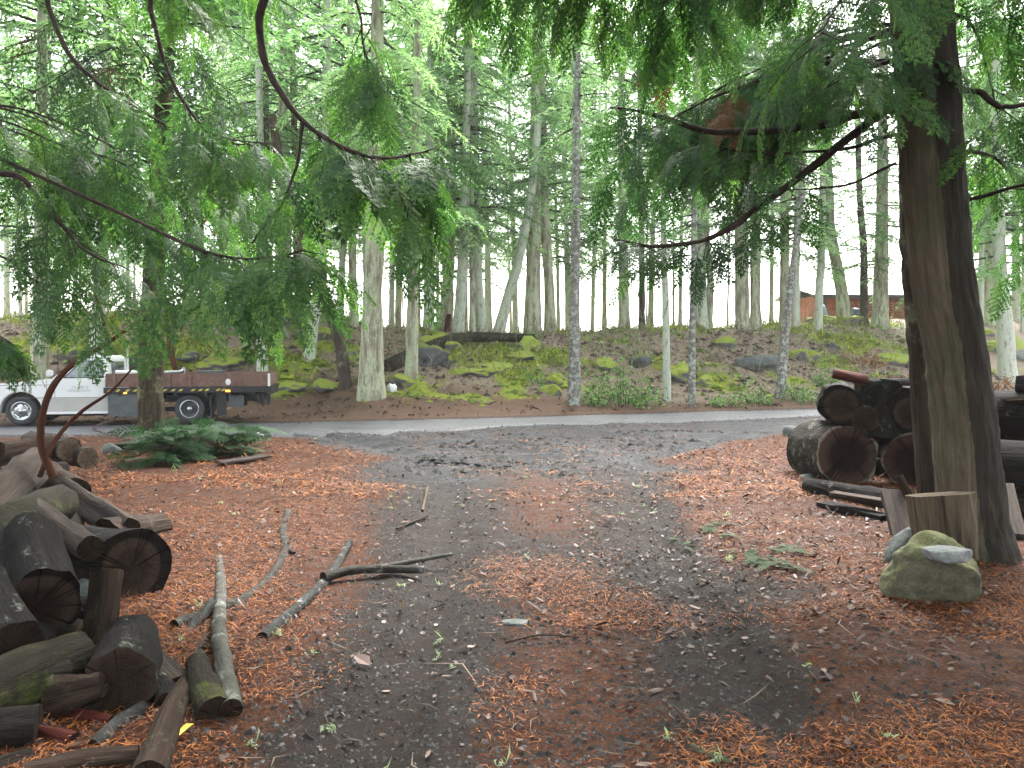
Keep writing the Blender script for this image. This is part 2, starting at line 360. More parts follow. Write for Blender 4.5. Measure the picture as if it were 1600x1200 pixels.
# ------------------------------------------------------------------ ground
def ground():
    ys = [-14, -10, -7, -5, -3.5, -2.5, -1.5, -.7, 0]; y = .6
    while y < 70: ys.append(y); y *= 1.0095 if 2.2 < y < 34 else 1.04
    ys = np.array(ys + [75, 85]); t = np.linspace(-1, 1, 501)
    xs = np.sinh(t * 3.3) / math.sinh(3.3) * 48
    X, Y = np.meshgrid(xs, ys); Zz = hgt(X, Y)
    V = np.stack([X, Y, Zz], -1).reshape(-1, 3); nx, ny = len(xs), len(ys)
    k = np.arange(ny - 1)[:, None] * nx; j = np.arange(nx - 1)[None]
    Q = np.stack([k + j, k + j + 1, k + nx + j + 1, k + nx + j], -1).reshape(-1, 4)
    g = Geo().add(V, Q)
    m, nt, b = newmat('forest_floor')
    pos = posvec(nt); z = attr(nt, 'zone', 'Color'); sp = N(nt, 'ShaderNodeSeparateColor'); nt.links.new(z, sp.inputs[0])
    lit, grv, mos = sp.outputs
    n1 = noise(nt, pos, 1.7, 6, .65); n2_ = noise(nt, pos, 9, 6, .7); n3 = noise(nt, vmap(nt, pos, (1, 1, 1)), 42, 5, .75, 1.2); n4 = noise(nt, pos, 130, 4, .7, .8)
    dirt = ramp(nt, n2_, [(.28, (.009, .0055, .0042)), (.5, (.023, .0145, .011)), (.72, (.050, .035, .028))])
    dirt = mix(nt, .6, dirt, ramp(nt, n3, [(.3, gray(.5)), (.6, gray(1.1)), (.75, gray(1.6))]), 'MULTIPLY')
    litter = ramp(nt, n3, [(.28, (.008, .005, .004)), (.42, (.034, .013, .007)), (.55, (.095, .029, .009)), (.72, (.21, .072, .018))])
    litter = mix(nt, .7, litter, ramp(nt, n4, [(.3, gray(.5)), (.6, gray(1.15)), (.72, gray(1.9))]), 'MULTIPLY')
    lm = math_(nt, 'ADD', lit, math_(nt, 'MULTIPLY', math_(nt, 'SUBTRACT', mix(nt, .5, n2_, n3), .5), 1.5))
    c = mix(nt, ramp(nt, lm, [(.38, gray(0)), (.62, gray(1))]), dirt, litter)
    vor = N(nt, 'ShaderNodeTexVoronoi'); vor.inputs['Scale'].default_value = 38; nt.links.new(pos, vor.inputs[0])
    gv = ramp(nt, vor.outputs['Distance'], [(0, (.105, .105, .115)), (.4, (.058, .058, .064)), (.8, (.025, .025, .028))])
    gv = mix(nt, .7, gv, ramp(nt, n2_, [(.3, gray(.55)), (.65, gray(1.25))]), 'MULTIPLY')
    mud = noise(nt, vmap(nt, pos, (.8, 2.2, 1)), 1.6, 7, .72, .8)
    gv = mix(nt, ramp(nt, mud, [(.46, gray(0)), (.60, gray(.9))]), gv, (.014, .012, .0115))
    gm = math_(nt, 'ADD', grv, math_(nt, 'MULTIPLY', math_(nt, 'SUBTRACT', n2_, .5), 1.1))
    c = mix(nt, ramp(nt, gm, [(.35, gray(0)), (.7, gray(1))]), c, gv)
    hillc = ramp(nt, mix(nt, .6, n2_, n3), [(.3, (.06, .045, .034)), (.5, (.23, .175, .125)), (.68, (.50, .42, .33))])
    mc = ramp(nt, mix(nt, .5, n3, n2_), [(.3, (.06, .09, .010)), (.5, (.20, .25, .022)), (.7, (.40, .46, .07))])
    hz = attr(nt, 'hill', 'Fac')
    c = mix(nt, hz, c, hillc)
    mm = math_(nt, 'ADD', mos, math_(nt, 'MULTIPLY', math_(nt, 'SUBTRACT', n2_, .5), .9))
    c = mix(nt, ramp(nt, mm, [(.42, gray(0)), (.6, gray(1))]), c, mc)
    nt.links.new(c, b.inputs['Base Color'])
    rr = ramp(nt, n2_, [(.35, gray(.55)), (.6, gray(.9))]); rg = mix(nt, grv, rr, ramp(nt, n2_, [(.35, gray(.38)), (.6, gray(.62))]))
    nt.links.new(rg, b.inputs['Roughness']); b.inputs['Specular IOR Level'].default_value = .16
    bump(nt, b, mix(nt, .4, mix(nt, .5, n2_, n3), n4), 1.0, .045)
    o = g.build('ground', m); tag(o, 'bare damp driveway between banks of orange needle litter, rising to a mossy bank', kind='structure')
    x, y = V[:, 0], V[:, 1]
    dr = drive(x, y)
    strip = np.exp(-((x - .3 - .1 * np.sin(y * 1.7)) / .42) ** 2) * (1 - ss(4.2, 6, y)) + .75 * np.exp(-((x - .35) / .5) ** 2) * ss(6, 7, y) * (1 - ss(10, 11.5, y))
    tk = np.clip(tracks(x, y), 0, 1)
    lit_ = np.clip((1 - dr) * .95 + .40 * strip + .30 - .35 * tk * dr, 0, 1)
    d = y - yE(x)
    lit_ = np.where(d > -.3, .95, lit_)
    grv_ = dr * ss(7, 12.5, y) * (1 - ss(-.2, .4, d)) * .95 + .25 * dr * np.exp(-((x + .6) / .35) ** 2) * ss(5, 7, y)
    grv_ = np.clip(np.maximum(grv_, .9 * ss(-.8, .1, y - yN(x)) * (1 - ss(-.1, .35, d))), 0, 1)
    s = np.interp(x, [-5.2, -3.6], [2.0, 0.0]); dd = d - s
    hill_ = ss(np.interp(x, [-4, 0, 3], [2.6, 2.2, .9]), np.interp(x, [-4, 0, 3], [4.6, 4.0, 2.2]), dd)
    hill_ = np.maximum(hill_, .3 * ss(0, .6, d) * (1 - ss(1.5, 3, -dd)))
    mos_ = ss(1.2, 3.5, dd) * np.clip(.33 + .95 * moss_field(x, y), 0, 1) * np.where(y > 50, 0, 1)
    me = o.data
    a = me.color_attributes.new('zone', 'FLOAT_COLOR', 'POINT')
    a.data.foreach_set('color', np.stack([lit_, grv_, mos_, np.ones_like(x)], -1).astype(np.float32).ravel())
    b2 = me.attributes.new('hill', 'FLOAT', 'POINT'); b2.data.foreach_set('value', hill_.astype(np.float32))
ground()
def road():
    xs = np.arange(-34, 36, .12); n = 9
    a = yN(xs) + .25 * n2(xs, xs * 0, 1.1, 41, 3) + .7 * n2(xs, xs * 0 + 9, .45, 42, 3) * np.exp(-((xs - 1) / 4) ** 2); b = yE(xs) + .28 * n2(xs, xs * 0 + 5, .9, 43, 4)
    V = []
    for k in range(n):
        t = k / (n - 1); y = a * (1 - t) + b * t
        z = .016 * math.sin(math.pi * t) ** .5 + .004 * n2(xs, y, 2, 44, 2) + (-.05 if k in (0, n - 1) else 0.006)
        V.append(np.stack([xs, y, z], -1))
    V = np.array(V).reshape(-1, 3); nx = len(xs)
    kk = np.arange(n - 1)[:, None] * nx; j = np.arange(nx - 1)[None]
    Q = np.stack([kk + j, kk + j + 1, kk + nx + j + 1, kk + nx + j], -1).reshape(-1, 4)
    m, nt, b = newmat('road_surface'); pos = posvec(nt)
    f = noise(nt, vmap(nt, pos, (.5, 1.6, 1)), 2.2, 6, .65); f2 = noise(nt, pos, 60, 4, .7)
    c = ramp(nt, f, [(.3, (.032, .033, .036)), (.55, (.062, .063, .070)), (.75, (.10, .10, .11))])
    c = mix(nt, .6, c, ramp(nt, f2, [(.3, gray(.6)), (.65, gray(1.2))]), 'MULTIPLY')
    ed = ramp(nt, noise(nt, pos, 1.4, 6, .7), [(.62, gray(0)), (.72, gray(.55))])
    c = mix(nt, ed, c, (.06, .03, .02))
    nt.links.new(c, b.inputs['Base Color']); nt.links.new(ramp(nt, f, [(.3, gray(.42)), (.7, gray(.7))]), b.inputs['Roughness'])
    bump(nt, b, f2, .5, .01)
    tag(Geo().add(V, Q).build('road', m), 'grey wet gravel road crossing behind the driveway', kind='structure')
road()
HAZE = .0008
def haze():
    m = bpy.data.materials.new('haze'); m.use_nodes = True; nt = m.node_tree
    nt.nodes.remove(nt.nodes['Principled BSDF']); v = N(nt, 'ShaderNodeVolumePrincipled')
    v.inputs['Color'].default_value = (.93, .96, .95, 1); v.inputs['Density'].default_value = HAZE
    nt.links.new(v.outputs[0], nt.nodes['Material Output'].inputs['Volume'])
    x0, x1, y0, y1, z0, z1 = -50, 50, -16, 90, -16, 26
    Vv = [(x, y, zz) for zz in (z0, z1) for y in (y0, y1) for x in (x0, x1)]
    g = Geo().add(Vv, [[0, 2, 3, 1], [4, 5, 7, 6], [0, 1, 5, 4], [2, 6, 7, 3], [0, 4, 6, 2], [1, 3, 7, 5]])
    tag(g.build('haze', m, None, False), 'thin pale damp haze between the trees', kind='stuff')
haze()

# ------------------------------------------------------------------ foliage templates
def norm(v): return v / (np.linalg.norm(v, axis=-1, keepdims=True) + 1e-9)
def spray_tpl(seed, nb=17, leaf=8, w=.44):
    """flat cedar spray, unit length along +y, z = normal; triangles and their tone"""
    r = np.random.default_rng(seed); T = []; v = []
    def tri(a, b, wd, tone):
        d = b - a; n = np.array([-d[1], d[0], 0]); n = n / (np.linalg.norm(n) + 1e-9) * wd
        T.append([a + n, a - n, b]); v.append(tone)
    L = lambda t: w * (1 - t) ** .75 * (.55 + .9 * min(t * 3, 1) * .5)
    tri(np.zeros(3), np.array([0, 1, 0.]), .012, .35)
    for i in range(nb):
        t = .06 + .9 * i / nb; s = 1 if i % 2 else -1
        a = np.array([0, t, 0.]); l = L(t) * r.uniform(.8, 1.2); an = R(r.uniform(38, 56)) * s
        d = np.array([math.sin(an), math.cos(an), r.uniform(-.15, .05)])
        tri(a, a + d * l, .014, r.uniform(.25, .6))
        m = max(2, int(leaf * l / w))
        for j in range(m):
            tt = .15 + .85 * j / m; q = a + d * l * tt
            for s2 in ((1, -1) if j % 1 == 0 else (1,)):
                an2 = an + s2 * R(r.uniform(30, 50)); l2 = .11 * (1 - tt * .6) * r.uniform(.7, 1.2)
                d2 = np.array([math.sin(an2), math.cos(an2), r.uniform(-.25, .05)])
                tri(q, q + d2 * l2, .017, r.uniform(.2, .9))
    T = np.array(T); T[..., 2] -= .28 * T[..., 1] ** 2 + .25 * T[..., 0] ** 2
    return T, np.array(v)
SPR = [spray_tpl(i) for i in range(6)]
SPR_LO = [spray_tpl(20 + i, 8, 4) for i in range(4)]
def place(T, pos, d, up, size):
    """put template(s) at pos, +y along d, normal near up"""
    d = norm(d); x = norm(np.cross(d, up)); z = np.cross(x, d)
    Mx = np.stack([x, d, z], 0)
    return (T * size) @ Mx + pos
def cedar_limb(tree, path, r0, seed, slen=.36, dens=1.0, start=.22, mat='fol_cedar', lo=False, side=.75, brown=.0, wood='limb', droop=.8, name='branch'):
    r = np.random.default_rng(seed); n = 26; p = catmull(path, n); jj = np.linspace(0, 9, n); ja = min(.03, r0 * .9) * np.minimum(1, np.arange(n) / 3)[:, None]
    p = p + ja * np.stack([vn(np.stack([jj, jj * 0 + k_ * 7.7, jj * 0 + seed], -1), 3) for k_ in range(3)], -1); path = p
    L = np.linalg.norm(np.diff(p, axis=0), axis=1).sum()
    g = Geo(); V, Q, tc = tube(path, [r0, r0 * .75, r0 * .45, .004], 9, r0 * .2, 26, seed, rings=n * 3); g.add(V, Q, 0, tc)
    T = []; vv = []; TB = []; vb = []
    K = max(3, int(L * 6.2 * dens)); tpl = SPR_LO if lo else SPR
    for i in range(K):
        t = start + (1 - start) * (i + r.random() * .6) / K; f = t * (n - 1); k = min(int(f), n - 2)
        a = p[k] * (1 - f + k) + p[k + 1] * (f - k); d = norm(p[k + 1] - p[k])
        s = 1 if i % 2 else -1
        h = norm(np.cross(d, [0, 0, 1.])) * s
        tl = side * (1 - .55 * t) * r.uniform(.55, 1.2)
        dd = norm(h * r.uniform(.5, 1) + d * r.uniform(.4, .9) + np.array([0, 0, -r.uniform(.05, .5) * droop]))
        m1 = a + dd * tl * .5; e = a + dd * tl + np.array([0, 0, -tl * r.uniform(.15, .5) * droop])
        V, Q, tc = tube([a, m1, e], [max(.006, r0 * .22), .003, .0015], 3); g.add(V, Q, 0, tc)
        isb = r.random() < brown
        ns = 2 + int(tl / .2)
        for j in range(ns):
            u = .2 + .8 * j / (ns - 1 if ns > 1 else 1)
            q = a * (1 - u) ** 2 + 2 * m1 * u * (1 - u) + e * u * u; td = norm(e - a)
            s2 = 1 if j % 2 else -1
            sd2 = norm(np.cross(td, [0, 0, 1.])) * s2
            w = td * r.uniform(.6, 1.1) + sd2 * (0 if j == ns - 1 else r.uniform(.3, .9)) + np.array([0, 0, -(r.uniform(.1, .55) if r.random() < .72 else r.uniform(.7, 1.5)) * droop])
            up = np.array([0, 0, 1.]) + r.normal(0, .28, 3) + td * .25
            k2 = r.integers(len(tpl)); sz = slen * 1.45 * r.uniform(.55, 1.3) * (1 - .25 * t)
            (TB if isb else T).append(place(tpl[k2][0], q, w, up, sz))
            (vb if isb else vv).append(np.clip(tpl[k2][1] * .8 + r.uniform(-.15, .25), 0, 1))
    b = g.build(name, M[wood], tree)
    if T: Geo().soup(np.concatenate(T), np.concatenate(vv)).build('foliage', M[mat], b, False)
    if TB: Geo().soup(np.concatenate(TB), np.concatenate(vb)).build('dead_foliage', M['fol_brown'], b, False)
    return b
def fir_bough(r, L, droop, T, v, g, org, az, up0, tl0=.55, lic=None, lv=None, leaf=.075):
    n = 9; t = np.linspace(0, 1, n)
    d = np.array([math.cos(az), math.sin(az), 0])
    p = org + d * (L * t)[:, None] + np.array([0, 0, 1.]) * (up0 * L * t - droop * L * t ** 2)[:, None]
    V, Q, tc = tube(p[[0, 4, 8]], [.012 + .011 * L, .012, .004], 4, rings=4); g.add(V, Q, 0, tc)
    side = np.array([-d[1], d[0], 0])
    K = int(L / .15)
    for i in range(K):
        u = .12 + .88 * (i + r.random() * .5) / K; f = u * (n - 1); k = min(int(f), n - 2)
        a = p[k] + (p[k + 1] - p[k]) * (f - k)
        for s in (1, -1):
            l = tl0 * (1 - .5 * u) * r.uniform(.5, 1.3) * min(1, L / 2)
            w = norm(side * s * r.uniform(.6, 1) + d * r.uniform(.3, .9) + np.array([0, 0, r.uniform(-.75, .1)]))
            m = max(3, int(l / .055)); q = a + w * (l * np.linspace(.1, 1, m))[:, None] + np.array([0, 0, -1.]) * (.35 * l * np.linspace(.1, 1, m) ** 2)[:, None]
            for s2 in (1, -1):
                w2 = norm(w + np.cross(w, [0, 0, 1]) * s2 * r.uniform(.6, 1.1, (m, 1)) + r.normal(0, .28, (m, 3)))
                ln = leaf * r.uniform(.7, 1.5, (m, 1)); wd = norm(np.cross(w2, r.normal(0, 1, (m, 3)) + [0, 0, 1.6])) * leaf * .20
                T.append(np.stack([q + wd, q - wd, q + w2 * ln], 1)); v.append(np.clip(r.normal(.42, .2) + r.normal(0, .12, m), 0, 1))
            if lic is not None and r.random() < .45:
                m2 = r.integers(2, 5); q2 = a + w * l * r.random((m2, 1)); h = r.uniform(.08, .35, (m2, 1)); off = r.normal(0, .02, (m2, 3)); wd2 = r.normal(0, .008, (m2, 3)); wd2[:, 2] = 0
                lic.append(np.stack([q2 + wd2, q2 - wd2, q2 + off + h * [0, 0, -1.]], 1)); lv.append(r.random(m2))
def fir_crown_mesh(seed, z0, z1, r0, r1, n, droop=.35, up=.12, lichen=False, mat='fol_fir', leaf=.075, under=0):
    r = np.random.default_rng(seed); T = []; v = []; g = Geo(); lic = [] if lichen else None; lv = [] if lichen else None
    for i in range(n):
        t = ((i + r.random()) / n); z = z0 + (z1 - z0) * t
        L = (r0 + (r1 - r0) * t) * r.uniform(.55, 1.15)
        fir_bough(r, L, droop * r.uniform(.6, 1.5), T, v, g, np.array([0, 0, z]), r.uniform(0, 6.283) if True else i * 2.4, up * r.uniform(-1, 1.5), .55, lic, lv, leaf)
    g.soup(np.concatenate(T), np.concatenate(v), 1)
    if lichen: g.soup(np.concatenate(lic), np.concatenate(lv), 2)
    return g.mesh('crown', [M['limb'], M[mat], M['lichen']], False)

# ------------------------------------------------------------------ trees of the bank
CR = [fir_crown_mesh(100 + i, 0, 11, 3.2, 2.3, 66, .42, .12, i in (0, 2), 'fol_pale' if i in (0, 2) else 'fol_fir', .105) for i in range(5)]
CR_LOW = [fir_crown_mesh(140 + i, 0, 9, 2.8, 2.6, 56, .5, .05, True, 'fol_pale', .105) for i in range(2)]
CR_THIN = [fir_crown_mesh(120 + i, 0, 9, 1.7, 1.4, 40, .35, .1, False, 'fol_fir', .095) for i in range(3)]
ncr = 0
TREES = [
 # base px, py | (px at other heights, py) | width px | material | crown kind | crown start z | label
 ('fir_tree', 580, 622, [(583, 450), (588, 300), (590, 0)], 33, 'fir', 'low', 5.2, 'stout pale fir with flared base, thickest trunk on the bank right of the flatbed truck', 1.45),
 ('leaning_tree', 540, 605, [(527, 520), (495, 430), (462, 340), (440, 270), (425, 180)], 20, 'dark', 'none', 0, 'dark crooked trunk leaning left just left of the stout pale fir', 1.1),
 ('fir_tree', 643, 590, [(645, 470), (648, 300), (652, 60)], 20, 'fir', 'thin', 3.8, 'straight slim pale trunk right of the stout fir, in front of the dark rock', 1.15),
 ('fir_tree', 410, 588, [(409, 470), (408, 350), (404, 80)], 16, 'fir_pale', 'thin', 4.4, 'slim grey trunk rising behind the tail of the flatbed truck', 1.15),
 ('fir_tree', 484, 562, [(490, 500), (500, 430), (505, 300), (512, 60)], 17, 'fir_pale', 'std', 5.5, 'lichen-grey trunk on the bank just left of the dark crooked leaning trunk', 1.35),
 ('fir_tree', 897, 632, [(898, 480), (900, 300), (903, 0)], 18, 'spot', 'thin', 5.2, 'slim white-spotted trunk with black foot at the road edge, middle of the view', 1.2),
 ('fir_tree', 1042, 626, [(1040, 480), (1037, 350), (1034, 100)], 12, 'fir_pale', 'thin', 3.8, 'thin grey trunk behind the right-hand end of the broad leafy shrub', 1.1),
 ('fir_tree', 1081, 634, [(1082, 500), (1084, 400), (1088, 60)], 11, 'spot', 'thin', 4.6, 'thinnest pale straight trunk at the road edge, right of the leafy shrub', 1.1),
 ('fir_tree', 1219, 622, [(1226, 530), (1236, 440), (1250, 330), (1262, 120)], 14, 'spot', 'thin', 4.6, 'pale lichen-crusted trunk bending right among low shrubs left of the big log stack', 1.3),
 ('fir_tree', 62, 600, [(63, 500), (64, 400), (66, 100)], 24, 'fir', 'std', 4.2, 'pale trunk standing behind the bonnet of the flatbed truck', 1.25),
 ('fir_tree', 150, 575, [(154, 480), (160, 400), (166, 100)], 20, 'fir_pale', 'low', 4.2, 'grey-green trunk behind the windscreen of the flatbed truck', 1.2),
 ('dead_sapling', 276, 590, [(266, 545), (258, 480), (250, 420)], 8, 'red', 'none', 0, 'thin reddish sapling leaning behind the truck bed, right of the near-left cedar', 1.1),
 ('fir_tree', 1574, 592, [(1569, 500), (1562, 420), (1556, 200)], 25, 'fir_pale', 'std', 4.3, 'grey trunk on the bank right of the big cedar trunk', 1.2),
 ('fir_tree', 424, 528, [(423, 480), (420, 400), (414, 60)], 13, 'dark', 'thin', 5.2, 'small dark crest trunk directly right of the slim grey trunk behind the truck tail', 1.3),
 ('fir_tree', 440, 484, [(440, 420), (441, 300), (443, 60)], 21, 'fir', 'std', 5.6, 'olive-grey trunk on the crest, leftmost of the pair beside a reddish trunk', 1.15),
 ('fir_tree', 468, 492, [(466, 420), (462, 300), (456, 60)], 14, 'red', 'none', 6, 'reddish-brown trunk on the crest behind the leaning dark trunk', 1.15),
 ('fir_tree', 531, 502, [(534, 430), (538, 330), (545, 60)], 12, 'fir_pale', 'std', 5.4, 'thin crest trunk between the leaning dark trunk and the stout fir', 1.15),
 ('fir_tree', 553, 506, [(551, 430), (550, 330), (548, 60)], 14, 'fir', 'thin', 5.4, 'grey trunk on the crest almost touching the left side of the stout fir', 1.15),
 ('fir_tree', 670, 514, [(671, 430), (672, 300), (672, 60)], 18, 'fir_pale', 'std', 5.8, 'pale crest trunk just right of the slim pale trunk by the dark rock', 1.15),
 ('fir_tree', 697, 516, [(700, 430), (704, 300), (708, 60)], 21, 'fir', 'low', 6.2, 'broad trunk on the crest behind a small reddish stump', 1.15),
 ('fir_tree', 716, 518, [(722, 430), (727, 300), (731, 60)], 18, 'fir_pale', 'std', 6.0, 'trunk on the crest just right of the reddish stump, leaning slightly right', 1.15),
 ('fir_tree', 738, 520, [(738, 430), (737, 300), (736, 60)], 10, 'fir', 'thin', 5.6, 'thin dark-green trunk on the crest squeezed between two wider trunks', 1.1),
 ('fir_tree', 752, 520, [(747, 430), (744, 300), (740, 60)], 16, 'fir_pale', 'std', 5.6, 'pale trunk on the crest left of the strongly slanting trunk', 1.15),
 ('slanting_tree', 779, 521, [(795, 460), (812, 400), (830, 300), (842, 180)], 17, 'fir_pale', 'none', 0, 'strongly slanting pale trunk on the crest crossing in front of the tallest trunk', 1.15),
 ('fir_tree', 832, 521, [(833, 430), (836, 250), (838, 0)], 25, 'fir', 'low', 7.5, 'tall wide pale trunk on the crest left of the white-spotted trunk', 1.2),
 ('fir_tree', 860, 518, [(857, 430), (850, 300), (846, 60)], 18, 'fir', 'std', 6.0, 'trunk on the crest right beside the tall wide pale one', 1.15),
 ('fir_tree', 976, 510, [(975, 430), (972, 300), (970, 60)], 15, 'fir', 'std', 5.6, 'greenish trunk on the crest above the broad leafy shrub', 1.15),
 ('fir_tree', 1003, 514, [(1003, 430), (1001, 300), (998, 60)], 10, 'dark', 'thin', 5.0, 'thin dark trunk on the crest between the greenish trunk and the thin grey one', 1.1),
 ('fir_tree', 1097, 512, [(1094, 430), (1092, 300), (1090, 60)], 20, 'fir_pale', 'std', 5.4, 'pale trunk on the crest directly behind the thinnest straight trunk', 1.15),
 ('fir_tree', 1108, 513, [(1110, 440), (1104, 360), (1100, 60)], 11, 'fir', 'none', 5.4, 'thin curved trunk on the crest touching a pale trunk on its left', 1.1),
 ('fir_tree', 1160, 507, [(1159, 430), (1157, 300), (1155, 40)], 23, 'fir', 'std', 5.8, 'left and thicker trunk of the close pair on the crest in front of white sky', 1.15),
 ('fir_tree', 1181, 504, [(1180, 430), (1182, 300), (1184, 40)], 17, 'fir', 'std', 5.4, 'right and thinner trunk of the close pair on the crest in front of white sky', 1.15),
 ('fir_tree', 1226, 500, [(1226, 430), (1226, 300), (1226, 40)], 17, 'fir', 'std', 5.6, 'grey trunk on the crest behind the bending lichen-crusted trunk', 1.15),
 ('fir_tree', 1244, 497, [(1244, 430), (1246, 300), (1250, 40)], 12, 'fir_pale', 'thin', 5.6, 'thin trunk on the crest left of the red cabin, next to a wider grey trunk', 1.1),
 ('fir_tree', 1319, 503, [(1314, 450), (1305, 400), (1296, 340), (1290, 120)], 20, 'fir', 'thin', 4.6, 'greenish trunk bending left in front of the red cabin', 1.15),
 ('fir_tree', 1350, 506, [(1350, 450), (1349, 380), (1343, 300), (1338, 100)], 13, 'dark', 'thin', 4.4, 'dark brown trunk in front of the red cabin between two pale trunks', 1.2),
 ('fir_tree', 1375, 508, [(1376, 450), (1378, 350), (1380, 60)], 23, 'fir', 'std', 5.0, 'wide pale trunk in front of the red cabin, nearest to the big cedar', 1.2),
 ('fir_tree', 1279, 500, [(1280, 450), (1284, 380), (1288, 100)], 13, 'fir_pale', 'thin', 4.8, 'pale thin trunk hiding the left end of the red cabin', 1.1),
 ('fir_tree', 1546, 505, [(1545, 450), (1545, 380), (1544, 60)], 18, 'fir', 'std', 4.2, 'trunk on the crest just left of the grey trunk beyond the big cedar', 1.15),
 ('fir_tree', 1588, 500, [(1588, 450), (1587, 380), (1584, 60)], 13, 'fir_pale', 'thin', 4.8, 'thin trunk on the crest at the far right end of the bank', 1.15),
]
def make_trunk(tree, base, pts, w, mat, flare, sides, amp=.02, top=15.):
    last = pts[-1]; prev = pts[-2] if len(pts) > 1 else base
    d = (last - prev); d = d / max(d.z, .1)
    path = [base + Vector((0, 0, -.35)), base + Vector((0, 0, .05))] + pts
    if last.z < top: path.append(last + Vector((d.x * .5, d.y, 1)) * (top - last.z))
    n = len(path); r = w / 2
    zs = [q.z - base.z for q in path]
    rad = [r * max(.25, (flare if z < .2 else (1 + (flare - 1) * .35 if z < .6 else 1)) * (1 - .045 * max(z, 0))) for z in zs]
    path2 = [path[0], path[1], base + (pts[0] - base) * .12 + Vector((0, 0, .1))] + path[2:]
    rad2 = [rad[0], rad[1], r * (1 + (flare - 1) * .3)] + rad[2:]
    pp = [q - base for q in path2]
    # radii by arc position
    cum = [0]
    for a, b in zip(pp, pp[1:]): cum.append(cum[-1] + (b - a).length)
    K = 44; t = np.linspace(0, 1, K) ** 1.6
    cp = catmull(pp, 200); cl = np.concatenate([[0], np.cumsum(np.linalg.norm(np.diff(cp, axis=0), axis=1))]); cl /= cl[-1]
    q = np.stack([np.interp(t, cl, cp[:, i]) for i in range(3)], 1)
    rr = np.interp(t * cum[-1], cum, rad2)
    V, Q, tc = tube(q, list(rr), sides, amp, 3.2 / max(w, .15), random.randint(0, 999), rings=K)
    # tube() spaces radii evenly over rings, which q already is
    Geo().add(V, Q, 0, tc).build('trunk', M[mat], tree)
    return q, path2
for (nm, bx, by, mid, w, mat, ck, cz, label, fl) in TREES:
    b = Gp(bx, by, 17.2); Y = b.y
    t = empty(nm, b); pts = [P(x, y, Y) for x, y in mid]
    q, _ = make_trunk(t, b, pts, w * Y / F, mat, fl, 14 if w > 20 else 10, .018 if w > 20 else .008, 15 if ck != 'none' else pts[-1].z)
    tag(t, label, 'tree', 'trees on the bank')
    if ck == 'none' and nm != 'dead_sapling':
        ck = 'stub'
    if ck in ('std', 'low', 'thin'):
        me = {'std': CR, 'low': CR_LOW, 'thin': CR_THIN}[ck]; me = me[ncr % len(me)]; ncr += 1
        zc = cz - b.z; k = int(np.argmin(abs(q[:, 2] - zc))); o = link('crown', me, t, (q[k][0], q[k][1], zc))
        o.rotation_euler = (0, 0, random.uniform(0, 6.28)); s = random.uniform(.9, 1.15); o.scale = (s, s, 1)
# trees further back on the falling ground behind the crest
FAR = [12, 35, 92, 118, 200, 300, 322, 345, 366, 386, 455, 505, 572, 612, 622, 655, 684, 728, 765, 806, 873, 888, 925, 944, 1016, 1062, 1204, 1500, 1530, 1596]
FAR2 = list(range(-40, 1260, 42))
for i, px in enumerate(FAR + FAR2):
    Y = random.uniform(31, 44) if i < len(FAR) else random.uniform(42, 58); x = (px - 800) / F * Y; b = onG(x, Y, -.1)
    if px > 1255: Y = random.uniform(32, 35); x = (px - 800) / F * Y; b = onG(x, Y, -.1)
    t = empty('fir_tree', b); w = (random.uniform(6, 12) if i < len(FAR) else random.uniform(3, 7)) * Y / F
    lean = random.uniform(-.4, .4)
    pts = [b + Vector((lean * .1, 0, 3)), b + Vector((lean * .4, 0, 7)), b + Vector((lean, 0, 12))]
    make_trunk(t, b, pts, w, random.choice(['fir_pale', 'fir', 'fir_pale']), 1.15, 8, .006, 18)  # pale barks only, their colour standing in for distance haze
    me = random.choice(CR + CR_THIN); o = link('crown', me, t, (lean * .4, 0, random.uniform(3.6, 7.0) + (3.5 if i >= len(FAR) else 0)))
    o.rotation_euler = (0, 0, random.uniform(0, 6.28)); s = random.uniform(1.0, 1.35); o.scale = (s, s, 1.2)
    tag(t, 'slender fir trunk standing on the falling ground behind the bank crest', 'tree', 'slender firs behind the crest')

# ------------------------------------------------------------------ near cedars
# right: big twin-stemmed cedar
bA = Gp(1522, 868)
A = empty('cedar_tree', bA); tag(A, 'big cedar with tan bare strip and dark second stem standing over the mossy boulder', 'tree')
YA = bA.y
def locs(pts, b): return [Vector(p) - b for p in pts]
def near_trunk(tree, b, spec, mat, name='trunk', sides=64, rings=190, amp=.022, fr=19, seed=3):
    pts = [P(px, py, Y) - b for px, py, w, Y in spec]; rr = [w / 2 * Y / F for px, py, w, Y in spec]
    cp = catmull(pts, 300); cl = np.concatenate([[0], np.cumsum(np.linalg.norm(np.diff(cp, axis=0), axis=1))]); 
    t = np.linspace(0, 1, rings); q = np.stack([np.interp(t * cl[-1], cl, cp[:, i]) for i in range(3)], 1)
    rl = np.interp(t * cl[-1], cl, np.interp(np.linspace(0, 1, 300), np.linspace(0, 1, len(rr)), rr))
    V, Q, tc = tube(q, list(rl), sides, amp, fr, seed, rings=rings)
    return Geo().add(V, Q, 0, tc).build(name, M[mat], tree), q
